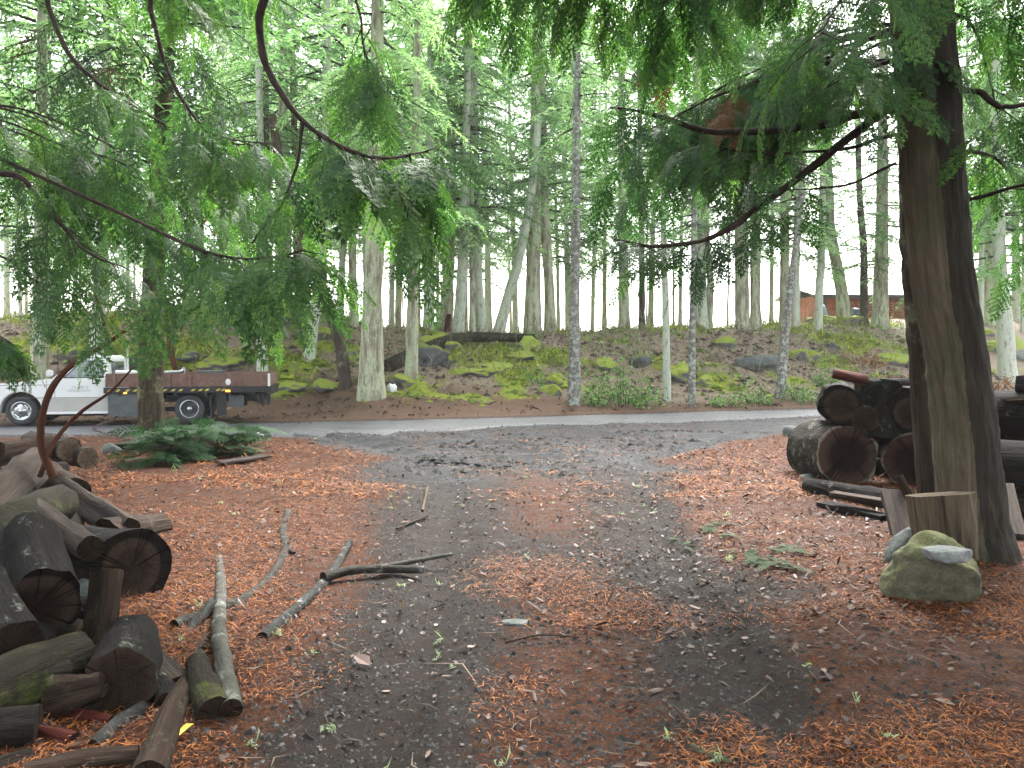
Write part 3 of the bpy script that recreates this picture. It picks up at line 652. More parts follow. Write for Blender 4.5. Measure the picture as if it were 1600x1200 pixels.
# bark with a wind-scoured strip: own material
def strip_bark():
    m, nt, b = newmat('big_cedar_bark'); tc = attr(nt, 'tc'); v = attr(nt, 'var', 'Fac')
    q = vmap(nt, tc, (1, 1, .07)); f = noise(nt, q, 30, 7, .75, .6); f2 = noise(nt, q, 90, 5, .75)
    dk = ramp(nt, f, [(.3, (.013, .010, .009)), (.55, (.042, .032, .023)), (.75, (.105, .080, .056))])
    ln = noise(nt, tc, 2.2, 6, .7)
    lt = mix(nt, ramp(nt, ln, [(.42, gray(0)), (.6, gray(1))]), ramp(nt, f, [(.3, (.075, .055, .038)), (.7, (.19, .145, .105))]), ramp(nt, f, [(.3, (.05, .05, .025)), (.7, (.13, .135, .075))]))
    lt = mix(nt, .6, lt, ramp(nt, f2, [(.3, gray(.55)), (.6, gray(1.1))]), 'MULTIPLY')
    wob = math_(nt, 'ADD', v, math_(nt, 'MULTIPLY', math_(nt, 'SUBTRACT', noise(nt, vmap(nt, tc, (1, 1, .35)), 5.5, 5, .7), .5), 1.3))
    c = mix(nt, ramp(nt, wob, [(.46, gray(0)), (.54, gray(1))]), dk, lt)
    nt.links.new(c, b.inputs['Base Color']); b.inputs['Roughness'].default_value = .75; b.inputs['Specular IOR Level'].default_value = .3
    bump(nt, b, mix(nt, .4, f, f2), 1.0, .05); return m
M['strip'] = strip_bark()
specA = [(1526, 905, 150, YA), (1523, 868, 122, YA), (1519, 825, 100, YA), (1514, 760, 92, YA), (1508, 680, 90, YA), (1494, 560, 88, YA), (1474, 440, 88, YA), (1460, 300, 86, YA), (1450, 150, 86, YA), (1438, 0, 86, YA), (1425, -250, 78, YA), (1420, -600, 60, YA)]
oA, qA = near_trunk(A, bA, specA, 'strip')
co = np.array([v.co[:] for v in oA.data.vertices]); Zl = co[:, 2]
cx = np.interp(Zl, qA[:, 0] * 0 + qA[:, 2], qA[:, 0]); cy = np.interp(Zl, qA[:, 2], qA[:, 1])
ang = np.degrees(np.arctan2(-(co[:, 1] - cy), co[:, 0] - cx))   # 90 = toward the driveway mouth
sv = 1 - ss(35, 68, abs((ang - 158 + 180) % 360 - 180))
oA.data.attributes['var'].data.foreach_set('value', sv.astype(np.float32))
specA2 = [(1486, 830, 78, 6.7), (1474, 760, 70, 6.7), (1462, 650, 64, 6.7), (1452, 560, 60, 6.7), (1444, 440, 60, 6.7), (1440, 300, 60, 6.65), (1432, 150, 60, 6.5), (1430, 0, 58, 6.4), (1420, -300, 50, 6.3)]
near_trunk(A, bA, specA2, 'cedar', 'second_stem', 40, 120, .02, 18, 9)
def PA(px, py, Y): return P(px, py, Y) - bA
# the two bare limbs that catch the eye, then the leafy ones
cedar_limb(A, [PA(1400, 168, 6.0), PA(1300, 188, 5.7), PA(1180, 203, 5.5), PA(1080, 195, 5.3), PA(1000, 172, 5.2), PA(946, 167, 5.1)], .034, 501, dens=.35, start=.5, side=.5, mat='fol_cedar_dark', slen=.26)
cedar_limb(A, [PA(1400, 160, 6.1), PA(1330, 210, 6.0), PA(1240, 285, 5.9), PA(1160, 345, 5.8), PA(1090, 375, 5.7), PA(1010, 385, 5.7), PA(950, 372, 5.6)], .036, 502, dens=.8, start=.45, side=.45, mat='fol_cedar_dark', slen=.28)
cedar_limb(A, [PA(1400, 210, 6.2), PA(1300, 235, 6.2), PA(1180, 238, 6.2), PA(1080, 222, 6.3)], .016, 503, dens=.5, start=.5, mat='fol_cedar_dark')
cedar_limb(A, [PA(1400, 255, 6.3), PA(1320, 290, 6.4), PA(1230, 298, 6.5), PA(1160, 300, 6.6)], .013, 504, dens=.5, start=.5)
cedar_limb(A, [PA(1470, 130, 5.8), PA(1530, 148, 5.6), PA(1580, 165, 5.4), PA(1680, 160, 5.2)], .03, 505, dens=.8, start=.45)
rA = np.random.default_rng(77)
for i in range(17):      # leafy limbs reaching left over the driveway
    py = rA.uniform(-330, 150); y0 = rA.uniform(5.9, 6.7); a = PA(1430, py, y0); L = rA.uniform(1.5, 2.7)
    th = rA.uniform(R(115), R(245)); dx, dy = math.cos(th), math.sin(th) * .8
    dr = rA.uniform(.12, .5)
    pts = [a, a + Vector((dx * L * .35, dy * L * .35, -.02 * L)), a + Vector((dx * L * .7, dy * L * .7, -dr * .45 * L)), a + Vector((dx * L, dy * L, -dr * L))]
    cedar_limb(A, pts, .02, 600 + i, dens=1.0, start=.3, mat='fol_cedar' if i % 2 else 'fol_cedar_dark', slen=.33, brown=.05)
for i in range(9):      # and right
    py = rA.uniform(-250, 330); a = PA(1470, py, 6.1); L = rA.uniform(1.2, 2.2)
    th = rA.uniform(R(-60), R(60)); dx, dy = math.cos(th), math.sin(th)
    pts = [a, a + Vector((dx * L * .5, dy * L * .5, .05)), a + Vector((dx * L, dy * L, -.4 * L))]
    cedar_limb(A, pts, .017, 660 + i, dens=.9, start=.25, slen=.32, brown=.04)
# left: slimmer cedar at the road
bB = Gp(238, 697)
B = empty('cedar_tree', bB); tag(B, 'dark slender cedar in front of the flatbed truck, green cuttings heaped at its foot', 'tree')
YB = bB.y
specB = [(240, 705, 46, YB), (238, 690, 40, YB), (236, 640, 37, YB), (236, 560, 35, YB), (240, 440, 33, YB), (248, 330, 31, YB), (255, 240, 29, YB), (257, 120, 26, YB), (263, 0, 24, YB), (268, -250, 18, YB)]
near_trunk(B, bB, specB, 'cedar_left', 'trunk', 30, 120, .02, 16, 5)
rB = np.random.default_rng(78)
for i in range(27):
    py = rB.uniform(-260, 350); a = P(250, py, YB) - bB; L = rB.uniform(1.3, 2.6)
    th = rB.uniform(0, 6.283); dx, dy = math.cos(th), math.sin(th); dr = rB.uniform(.15, .5)
    pts = [a, a + Vector((dx * L * .35, dy * L * .35, 0)), a + Vector((dx * L * .7, dy * L * .7, -dr * .5 * L)), a + Vector((dx * L, dy * L, -dr * L))]
    cedar_limb(B, pts, .014, 700 + i, dens=.8, start=.25, lo=True, slen=.46, side=.85, mat='fol_cedar' if i % 3 else 'fol_cedar_dark', brown=.03)
# left cedar outside the left edge whose limbs hang into view
bC = onG(-5.1, 6.4)
C = empty('cedar_tree', bC); tag(C, 'cedar whose long dark hanging limbs and ferny sprays droop in from the upper left', 'tree')
V, Q, tc = tube([(0, 0, -.3), (0, 0, 0), (.05, 0, 2), (.1, 0, 5), (.1, 0, 9)], [.33, .27, .22, .2, .12], 20, .012, 14, 8, rings=50)
Geo().add(V, Q, 0, tc).build('trunk', M['cedar_left'], C)
def PC(px, py, Y): return P(px, py, Y) - bC
cedar_limb(C, [Vector((.1, 0, 4.9)), Vector((1.3, -.5, 5.0)), PC(380, -110, 5.0), PC(402, 40, 5.0), PC(432, 130, 5.0), PC(478, 195, 5.0), PC(530, 232, 5.0), PC(590, 247, 5.0), PC(670, 240, 5.05)], .034, 801, dens=.55, start=.66, side=.5, slen=.42)
cedar_limb(C, [PC(472, 192, 5.0), PC(468, 240, 5.0), PC(452, 290, 5.0), PC(425, 340, 5.05), PC(392, 382, 5.1)], .013, 802, dens=.8, start=.3, side=.4, slen=.36)
cedar_limb(C, [PC(640, 242, 5.05), PC(650, 290, 5.05), PC(640, 330, 5.05), PC(660, 400, 5.1)], .008, 803, dens=1.2, start=.05, side=.3, slen=.38)
cedar_limb(C, [Vector((.1, 0, 3.9)), PC(40, -60, 5.8), PC(75, 20, 5.8), PC(125, 105, 5.8), PC(175, 145, 5.8), PC(300, 215, 5.8), PC(400, 225, 5.8)], .024, 804, dens=.5, start=.5, side=.6)
cedar_limb(C, [Vector((.1, 0, 4.2)), PC(200, -90, 5.6), PC(235, 20, 5.6), PC(262, 110, 5.6), PC(310, 190, 5.6), PC(350, 215, 5.6), PC(430, 225, 5.6)], .02, 805, dens=.6, start=.55, side=.55)
cedar_limb(C, [Vector((.1, 0, 2.9)), PC(0, 268, 5.8), PC(70, 320, 5.7), PC(130, 390, 5.6), PC(200, 420, 5.5)], .026, 806, dens=.9, start=.3, side=.6, slen=.34)
cedar_limb(C, [Vector((.1, 0, 2.5)), PC(0, 400, 5.6), PC(60, 440, 5.5), PC(150, 470, 5.4), PC(220, 490, 5.3)], .012, 807, dens=.3, start=.35, side=.5, slen=.3)
cedar_limb(C, [Vector((.1, 0, 2.2)), PC(-80, 480, 4.8), PC(-30, 510, 4.6), PC(10, 535, 4.5)], .010, 808, dens=1.2, start=.6, side=.22, slen=.24, mat='fol_cedar')
cedar_limb(C, [Vector((.1, 0, 5.4)), PC(500, -160, 5.6), PC(555, 0, 5.6), PC(572, 80, 5.6), PC(600, 140, 5.6)], .014, 809, dens=.4, start=.6, side=.4)
cedar_limb(C, [Vector((.1, 0, 3.4)), PC(200, 340, 5.6), PC(320, 395, 5.3), PC(420, 405, 5.1), PC(480, 390, 5.0)], .016, 810, dens=.9, start=.35, side=.55, slen=.36)
rC = np.random.default_rng(79)
for i in range(11):
    a = Vector((.1, 0, rC.uniform(3.0, 6.4))); L = rC.uniform(1.8, 3.6); th = rC.uniform(R(-55), R(50)); dx, dy = math.cos(th), math.sin(th); dr = rC.uniform(.1, .35)
    pts = [a, a + Vector((dx * L * .35, dy * L * .35, .05)), a + Vector((dx * L * .7, dy * L * .7, -dr * .5 * L)), a + Vector((dx * L, dy * L, -dr * L))]
    cedar_limb(C, pts, .012, 820 + i, dens=.75, start=.35, slen=.36, side=.7, mat='fol_cedar' if i % 3 else 'fol_cedar_dark', brown=.03)
# cedar behind the viewer on the right whose sprays hang into the top of the view
bD = onG(1.9, -1.2)
D = empty('cedar_tree', bD); tag(D, 'cedar whose ferny limbs hang down from the top edge, middle of the view', 'tree')
V, Q, tc = tube([(0, 0, -.3), (0, 0, 0), (0, 0, 3), (0, 0, 8)], [.36, .3, .26, .18], 20, .012, 14, 8, rings=50)
Geo().add(V, Q, 0, tc).build('trunk', M['cedar_left'], D)
def PD(px, py, Y): return P(px, py, Y) - bD
for i, (x0, y0, x1, y1, Y0, Y1) in enumerate([(1000, -300, 900, 10, 3.8, 4.8), (1120, -300, 1060, 30, 3.8, 4.6), (900, -320, 760, -10, 4.0, 5.2)]):
    cedar_limb(D, [Vector((0, 0, 4.6 + .15 * i)), PD(x0, y0, Y0), PD((x0 + x1) / 2 - 10, (y0 + y1) / 2 - 40, (Y0 + Y1) / 2), PD(x1, y1, Y1)], .02, 900 + i, dens=.55, start=.66, side=.45, slen=.34)

for tr, zz, sc in ((A, 5.6, 1.35), (B, 6.5, 1.25), (C, 5.6, 1.3), (D, 5.2, 1.45)):  # crowns above the view, added to darken the foreground
    o = link('crown', CR[3], tr, (0, 0, zz)); o.scale = (sc, sc, 1); o.rotation_euler = (0, 0, random.uniform(0, 6))
for i, (x, y, zc, sc, lb) in enumerate(((-3.6, -3.5, 4.2, 1.5, 'unseen fir added behind the viewer on the left to shade the foreground'), (5.8, -2.0, 4.2, 1.5, 'unseen fir added behind the viewer on the right to shade the foreground'), (6.6, 7.2, 5.0, 1.4, 'unseen fir added right of the log stack to shade the foreground'), (-8.6, 9.2, 5.2, 1.3, 'unseen fir added left of the left pile to shade the foreground'))):
    b = onG(x, y, -.1); t = empty('fir_tree', b)  # unseen trees added so their canopy shades the near ground
    V, Q, tc = tube([(0, 0, -.3), (0, 0, 0), (0, 0, 6), (0, 0, 15)], [.34, .28, .24, .1], 16, .014, 8, 8, rings=40); Geo().add(V, Q, 0, tc).build('trunk', M['fir'], t)
    o = link('crown', CR[1 + i % 3], t, (0, 0, zc)); o.scale = (sc, sc, 1); tag(t, lb, 'tree')

# ------------------------------------------------------------------ logs, branches, stones
def log(name, a, b, r0, r1, mat, end='end', label=None, group=None, mid=None, sides=26, amp=None, cat='log', ends=(0, 1), rings=20, split=None):
    a, b = Vector(a), Vector(b); path = [a] + ([Vector(m) for m in mid] if mid else []) + [b]
    org = sum(path, Vector()) / len(path); pp = [q - org for q in path]
    sd = random.randint(0, 9999); amp = r0 * .15 if amp is None else amp
    if cat != 'log' or mid: split = split or ()
    if split is None:
        k = random.random(); a0 = random.uniform(0, 6.28)
        split = () if (k < .35 or r0 > .2) else (((a0, random.uniform(.15, .6)),) if k < .65 else ((a0, random.uniform(.2, .5)), (a0 + random.uniform(1.3, 1.9), random.uniform(.2, .6))))
    V, Q, tc = tube(pp, [r0, r1] if not mid else list(np.linspace(r0, r1, len(path))), sides, amp, 1.6 / max(r0, .02), sd, rings=max(rings, 6 * len(path)) if mid else rings, planes=split)
    o = Geo().add(V, Q, 0, tc).build(name, M[mat], None, True, org)
    for e in ends:
        W_, T_, Q_, t_ = capdisc(V, sides, e)
        t_[:, :2] *= 1.0
        Geo().add(W_, T_, 0, t_).add(W_, Q_, 0, t_).build('cut_face', M[end], o, False)
    tag(o, label, cat, group)
    return o
GL, GR = 'firewood logs in the left pile', 'logs in the right stack'
z = Zp
log('log', z(205, 888, .23), P(90, 868, 5.2), .235, .22, 'log_black', 'end', 'big black round at the right front of the left pile, bark speckled with white', GL, sides=26, amp=.012)
log('log', z(165, 893, .42), z(148, 1040, .03), .072, .078, 'log_brown', 'end', 'upright brown split log leaning on the big black round', GL)
log('log', z(185, 1068, .15), P(205, 1003, 3.75), .137, .13, 'log_black', 'end', 'dark cut round facing the viewer at the lower left, above the two red pieces', GL, sides=26, split=())
log('log', z(-60, 1105, .17), z(122, 1028, .17), .13, .105, 'log_moss', 'end', 'thick mossy log lying at the left edge beside the dark cut round', GL)
log('log', z(30, 850, .56), z(48, 950, .36), .17, .19, 'log_black', 'end', 'large black block leaning at the left edge with a strip of orange rotten wood', GL, sides=30, amp=.03, split=((1.2, .7),))
log('log', z(-20, 930, .42), z(30, 1010, .28), .13, .13, 'log_black', 'end', 'black split log below the large black block', GL, sides=26, amp=.025)
log('log', z(-30, 880, .55), z(20, 840, .60), .12, .12, 'log_black', 'end', 'black log end above the large black block at the left edge', GL, sides=26, amp=.02)
for i in range(16):
    px = random.uniform(-20, 150); py = random.uniform(770, 1110); zz = .28 - .0006 * (py - 770) + random.uniform(-.05, .08); zz = max(zz, .05)
    if px > 120 and py > 950: px -= 70
    a = z(px, py, zz); d = Vector((math.cos(i * 2.3), math.sin(i * 2.3) * .8, random.uniform(-.35, .35))) * random.uniform(.16, .30)
    log('log', a - d / 2, a + d / 2, random.uniform(.05, .10), random.uniform(.05, .09), random.choice(['log_black', 'log', 'log_brown', 'log_black']), 'end', 'rough dark split piece lying among others in the shaded heart of the left pile', GL, sides=20)
log('log', z(5, 972, .24), z(128, 988, .17), .10, .095, 'log', 'end_pale', 'grey-brown log with pale cut end pointing right, behind the upright split log', GL)
log('log', z(45, 792, .52), z(142, 858, .40), .075, .07, 'log_grey', 'end', 'smooth grey-brown log pointing down to the right on the middle of the left pile', GL)
log('log', z(95, 762, .36), z(195, 832, .27), .10, .10, 'log_grey', 'end', 'smooth brown log lying right of the dark blue-grey cut end', GL)
log('log', z(160, 838, .26), z(250, 822, .18), .12, .10, 'log_brown', 'end', 'broad olive-brown split log just above the big black round', GL)
log('log', z(88, 786, .44), z(-40, 860, .46), .135, .15, 'log_moss', 'end', 'log with a dark blue-grey cut end and a greenish edge, middle of the left pile', GL)
log('log', z(-30, 800, .46), z(62, 722, .46), .16, .15, 'log_grey', 'end_pale', 'weathered pale log running back along the left edge', GL, sides=22)
log('log', z(-20, 706, .50), z(82, 690, .47), .17, .155, 'log_brown', 'end', 'thick log at the top of the left pile behind the curved red branch', GL)
log('log', z(108, 703, .40), P(50, 692, 9.6), .145, .14, 'log_grey', 'end_pale', 'oval cut end at the back of the left pile, the larger of the two', GL)
log('log', z(138, 716, .30), P(80, 706, 9.8), .115, .11, 'log_grey', 'end_pale', 'smaller oval cut end at the back of the left pile, the rightmost', GL)
log('log', z(70, 742, .28), z(118, 770, .24), .14, .13, 'log_brown', 'end', 'short round below the two oval cut ends', GL)
log('log', z(-10, 750, .30), z(90, 738, .26), .16, .15, 'log', 'end', 'dark log in the shadowed hollow under the top of the left pile', GL)
log('log', z(100, 828, .17), z(20, 900, .22), .16, .16, 'log_black', 'end', 'black log buried in the middle of the left pile under the smooth grey-brown log', GL)
log('log', z(140, 905, .14), z(60, 1000, .10), .13, .13, 'log_black', 'end', 'black log behind the foot of the upright split log', GL)
log('log', z(30, 1125, .05), z(130, 1095, .05), .07, .07, 'log_black', 'end', 'black stick lying in the shade above the red pieces', GL)
log('log', z(48, 1122, .045), z(174, 1128, .045), .035, .022, 'log_red', 'end', 'long thin dark red stick at the lower left', GL, mid=[z(110, 1118, .05)])
log('log', z(58, 1150, .05), z(112, 1162, .045), .045, .04, 'log_red', 'end', 'short dark red chunk below the long red stick', GL)
log('log', z(146, 1168, .035), z(224, 1108, .04), .030, .033, 'birch', 'end', 'whitish lichen-covered stick at the lower left beside the long brown log', GL, mid=[z(185, 1132, .045)])
log('log', z(322, 998, .04), z(232, 1215, .05), .036, .062, 'log_brown', 'end', 'long weathered brown log running down to the bottom edge', GL, mid=[z(296, 1062, .055), z(262, 1130, .06)])
log('log', z(40, 1212, .045), z(216, 1182, .045), .045, .04, 'log_brown', 'end', 'brown log lying flat along the bottom edge at the left', GL, mid=[z(130, 1192, .05)])
o = log('forked_stump', z(308, 1036, .10), z(336, 1118, .05), .05, .075, 'log_moss', 'end', 'olive forked root piece with a black hollow end, beside the grey branches', GL, mid=[z(318, 1075, .08)])
V, Q, tc = tube([Vector(z(320, 1068, .09)) - o.location, Vector(z(350, 1090, .07)) - o.location, Vector(z(378, 1118, .015)) - o.location], [.05, .045, .03], 12, .006, 20, 4, rings=14)
Geo().add(V, Q, 0, tc).build('root', M['log_moss'], o)
log('branch_piece', z(258, 1042, .02), z(332, 942, .10), .024, .03, 'birch', 'end', 'short lichen-spotted stick crossing under the curved grey branches', GL, mid=[z(290, 995, .04)], cat='branch')
def box_piece(name, a, b, w, h, mat, label, cat='log', group=None, twist=0, bev=.008):
    a, b = Vector(a), Vector(b); d = (b - a); L = d.length; d.normalize(); up = Vector((0, 0, 1)); s = d.cross(up)
    if s.length < .1: s = Vector((1, 0, 0))
    s.normalize(); u = s.cross(d)
    if twist: s, u = s * math.cos(twist) + u * math.sin(twist), u * math.cos(twist) - s * math.sin(twist)
    bm = bmesh.new(); bmesh.ops.create_cube(bm, size=1)
    bmesh.ops.subdivide_edges(bm, edges=bm.edges[:], cuts=3, use_grid_fill=True)
    c = (a + b) / 2; me = bpy.data.meshes.new(name); tcs = []
    for v in bm.verts:
        q = Vector(v.co); k = 1 + .10 * float(vn(np.array([[q.x * 3 + L * 7, q.y * 3, q.z * 2]]))[0])
        tcs.append((q.x * w, q.y * h, q.z * L)); v.co = s * q.x * w * k + u * q.y * h * k + d * q.z * L
    bmesh.ops.recalc_face_normals(bm, faces=bm.faces)
    bm.to_mesh(me); bm.free()
    at = me.attributes.new('tc', 'FLOAT_VECTOR', 'POINT'); at.data.foreach_set('vector', np.array(tcs, np.float32).ravel())
    me.materials.append(M[mat]); o = link(name, me, None, c); tag(o, label, cat, group); return o
log('log', z(-60, 1010, .12), z(70, 1075, .10), .11, .10, 'log_black', 'end', 'black log in the shade between the large black block and the thick mossy log', GL)
log('log', z(-40, 1150, .09), z(60, 1140, .08), .085, .08, 'log_black', 'end', 'dark log at the left edge below the thick mossy log', GL)
log('log', z(-30, 1205, .06), z(48, 1180, .05), .07, .06, 'log', 'end', 'dark log in the bottom left corner', GL)
log('log', z(95, 1085, .05), z(150, 1118, .04), .05, .05, 'log_black', 'end', 'short black piece directly above the long red stick', GL)
log('log', z(225, 1010, .06), z(262, 1100, .05), .05, .05, 'log_black', 'end', 'black piece in the gap between the dark cut round and the long brown log', GL)
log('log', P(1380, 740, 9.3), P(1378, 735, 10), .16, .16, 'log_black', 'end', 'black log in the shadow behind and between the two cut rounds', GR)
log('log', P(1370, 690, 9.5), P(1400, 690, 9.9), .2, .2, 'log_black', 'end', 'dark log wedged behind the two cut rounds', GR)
box_piece('split_log', z(212, 1005, .14), z(275, 1068, .06), .10, .06, 'log_grey', 'split plank-like piece leaning on the dark cut round', group=GL)
box_piece('rotten_wood', z(82, 872, .52), z(50, 950, .34), .075, .04, 'split', 'orange-yellow strip of rotten wood on the black block at the left edge', 'wood')
M['rot'] = bark('rotten_orange_wood', (.16, .05, .012), (.45, .18, .04), None)
bpy.data.objects['rotten_wood'].data.materials[0] = M['rot']
# grey fallen branches
log('fallen_branch', z(343, 872, .03), z(362, 1108, .07), .030, .044, 'alder', 'end', 'thick pale grey branch with a dark cut end pointing toward the viewer', mid=[z(345, 925, .06), z(342, 985, .10), z(350, 1040, .10)], cat='branch', amp=.002)
o = log('fallen_branch', z(450, 800, .03), z(272, 978, .06), .034, .034, 'alder_dark', 'end', 'long curved grey branch crossing beneath the thick pale one, topmost of the grey branches', mid=[z(442, 832, .035), z(446, 858, .04), z(425, 900, .04), z(385, 935, .04), z(330, 957, .06)], cat='branch', amp=.002)
V, Q, tc = tube([Vector(z(446, 858, .04)) - o.location, Vector(z(460, 864, .06)) - o.location], [.02, .01], 8, rings=4); Geo().add(V, Q, 0, tc).build('snag', M['alder_dark'], o)
log('fallen_branch', z(546, 848, .03), z(410, 998, .03), .026, .036, 'birch', 'end', 'straight grey branch with white lichen patches slanting down left', mid=[z(515, 900, .035), z(465, 950, .035)], cat='branch', amp=.002)
o = log('fallen_branch', z(505, 902, .075), z(662, 890, .035), .032, .024, 'alder_dark', 'end', 'forked dark branch pointing right across the drive', mid=[z(545, 892, .07), z(590, 889, .05)], cat='branch', amp=.002)
V, Q, tc = tube([Vector(z(585, 889, .055)) - o.location, Vector(z(640, 878, .05)) - o.location, Vector(z(706, 866, .04)) - o.location], [.02, .018, .013], 10, .001, 20, 3, rings=10); Geo().add(V, Q, 0, tc).build('fork', M['alder'], o)
log('stick', z(325, 800, .02), z(395, 786, .02), .016, .010, 'limb', 'end', 'dark stick lying on orange litter above the grey branches', cat='branch')
log('stick', z(668, 762, .03), z(660, 798, .01), .018, .012, 'split', 'end', 'short tan stick standing slanted on the left of the wheel tracks', cat='branch')
log('stick', z(620, 826, .012), z(668, 806, .02), .010, .012, 'log_grey', 'end', 'pale splintered stick at the left edge of the drive', cat='branch')
log('stick', z(955, 918, .012), z(1018, 922, .012), .008, .007, 'split', 'end', 'thin tan twig alone on the bare right wheel track', cat='branch')
log('stick', z(790, 1004, .01), z(905, 996, .01), .006, .004, 'limb', 'end', 'thin dark arched twig in the middle of the drive', mid=[z(845, 992, .03)], cat='branch')

# right stack
log('log', P(1325, 712, 8.85), P(1276, 702, 9.8), .34, .35, 'log_rough', 'end_big', 'largest cut round with a white-flecked rim at the left of the right stack', GR, sides=44, amp=.04)
log('log', P(1427, 722, 8.6), P(1420, 702, 9.6), .30, .30, 'log_black', 'end_big2', 'second cut round with reddish rim between the largest round and the cedar', GR, sides=32, amp=.035)
log('log', P(1314, 634, 8.85), P(1307, 628, 9.7), .22, .23, 'log_black', 'end', 'black round facing the viewer above the left shoulder of the largest cut round', GR, sides=30, amp=.045, split=())
log('log', P(1376, 690, 8.95), P(1386, 600, 9.1), .25, .20, 'log_black', 'end', 'upright black stump section in the middle of the right stack', GR, sides=34, amp=.05, split=())
log('log', P(1424, 645, 8.7), P(1432, 632, 9.6), .28, .28, 'log_black', 'end', 'black round leaning against the cedar at the upper right of the right stack', GR, sides=30, amp=.045, split=())
log('log', P(1345, 640, 9.2), P(1410, 628, 9.3), .20, .2, 'log_black', 'end', 'black log lying behind the upright stump section', GR, sides=26, amp=.04, split=())
log('log', P(1352, 655, 8.75), P(1345, 650, 9.2), .13, .13, 'log', 'end', 'small brownish round tucked left of the upright stump section', GR, sides=24, amp=.03, split=())
log('log', P(1300, 587, 8.95), P(1354, 599, 8.85), .085, .09, 'log_red', 'end', 'dark red chunk lying on top of the right stack', GR)
log('log', P(1340, 603, 9.0), P(1445, 606, 9.0), .09, .10, 'log_black', 'end', 'black log on the crest of the right stack beside the red chunk', GR)
log('log', P(1284, 622, 9.05), P(1340, 632, 9.0), .13, .15, 'log_black', 'end', 'black knob of wood jutting out at the upper left of the right stack', GR)
log('log', P(1296, 672, 9.3), P(1372, 668, 9.0), .17, .19, 'log', 'end', 'lichened brown log wedged above the largest cut round', GR)
log('log', z(1262, 760, .10), z(1385, 782, .10), .10, .10, 'log_black', 'end', 'black log on the ground under the largest cut round', GR)
box_piece('split_log', z(1300, 772, .19), z(1382, 785, .17), .14, .05, 'log_brown', 'thin brown split slab in front of the largest cut round', group=GR)
box_piece('plank', z(1285, 790, .05), z(1385, 812, .05), .16, .08, 'log_black', 'dark bluish plank on the ground below the thin brown slab', 'plank')
log('log', z(1400, 745, .46), z(1436, 815, .10), .055, .06, 'log_brown', 'end', 'brown stick leaning against the second cut round', GR)
box_piece('split_log', z(1392, 770, .32), z(1412, 845, .02), .16, .08, 'log_grey', 'grey-brown slab leaning left of the standing split log', group=GR)
log('log', P(1555, 655, 7.9), P(1720, 650, 7.5), .27, .28, 'log_black', 'end', 'big black log right of the cedar trunk, upper one', GR, sides=24, amp=.02)
log('log', P(1550, 735, 7.3), P(1730, 742, 7.0), .27, .28, 'log_black', 'end', 'big black log right of the cedar trunk, middle one', GR, sides=24, amp=.02)
log('log', P(1560, 800, 7.1), P(1730, 812, 6.9), .17, .17, 'log', 'end', 'dark log right of the cedar trunk, on the ground', GR)
box_piece('split_log', P(1553, 630, 7.9), P(1660, 618, 7.4), .30, .07, 'log_brown', 'flat brown slab topping the logs right of the cedar trunk', group=GR)
log('log', P(1588, 603, 7.8), P(1660, 600, 7.5), .11, .11, 'log_black', 'end', 'small dark round on the flat slab at the right edge', GR)
box_piece('split_log', z(1570, 760, .35), z(1590, 840, .05), .12, .07, 'log_grey', 'grey split piece standing against the logs at the right edge', group=GR)
SPA = 0.0
log('split_log', P(1482, 872, YA - .66), P(1468, 772, YA - .60), .185, .205, 'split', 'end_split', 'weathered grey-brown split log standing in front of the big cedar foot', None, sides=44, amp=.045, split=((SPA, .9), (SPA + 1.3, .85)), rings=40)
def rock(name, c, sx, sy, sz, mat, label, seed=0, sub=4, amp=.18, cat='rock', group=None, rz=0, slab=False):
    bm = bmesh.new(); bmesh.ops.create_icosphere(bm, subdivisions=sub, radius=1)
    co = np.array([v.co[:] for v in bm.verts])
    d = amp * 1.2 * vn(co * 1.4 + seed * 5.1, seed) + amp * .8 * vn(co * 3.1 + seed, seed + 1) + amp * .22 * vn(co * 7 + seed, seed + 2) + amp * .1 * vn(co * 15 + seed, seed + 3)
    co = co * (1 + d)[:, None]
    k = np.random.default_rng(seed); 
    for _ in range(5):   # flat faces
        nrm = norm(k.normal(0, 1, 3)); h = k.uniform(.62, .88); s = co @ nrm; co = co - np.outer(np.clip(s - h, 0, None), nrm) * .8
    if slab: co = co * np.array([.9, .9, 1]); co[:, 2] = np.sign(co[:, 2]) * np.abs(co[:, 2]) ** .4; co[:, :2] *= (1 - .12 * np.abs(co[:, 2:3]) ** 3)
    co = co * np.array([sx, sy, sz])
    for v, q in zip(bm.verts, co): v.co = q
    me = bpy.data.meshes.new(name); bm.to_mesh(me); bm.free()
    for p in me.polygons: p.use_smooth = True
    me.materials.append(mat); o = link(name, me, None, c); o.rotation_euler = (0, 0, rz); tag(o, label, cat, group); return o
def rockmat(name, c1, c2, moss=None, lo=.0, hi=.5, sc=5):
    m, nt, b = newmat(name); p = posvec(nt); f = noise(nt, p, sc, 7, .7); f2 = noise(nt, p, sc * 6, 5, .75)
    c = ramp(nt, f, [(.3, c1), (.7, c2)]); c = mix(nt, .7, c, ramp(nt, f2, [(.3, gray(.5)), (.65, gray(1.2))]), 'MULTIPLY')
    if moss:
        g = N(nt, 'ShaderNodeNewGeometry'); s = N(nt, 'ShaderNodeSeparateXYZ'); nt.links.new(g.outputs['Normal'], s.inputs[0])
        w = math_(nt, 'ADD', s.outputs[2], math_(nt, 'MULTIPLY', math_(nt, 'SUBTRACT', f, .5), 1.6))
        mc = ramp(nt, f2, [(.3, tuple(x * .45 for x in moss)), (.7, moss)])
        c = mix(nt, ramp(nt, w, [(lo, gray(0)), (hi, gray(1))]), c, mc)
    nt.links.new(c, b.inputs['Base Color']); b.inputs['Roughness'].default_value = .85
    bump(nt, b, mix(nt, .5, f, f2), .7, .03); return m
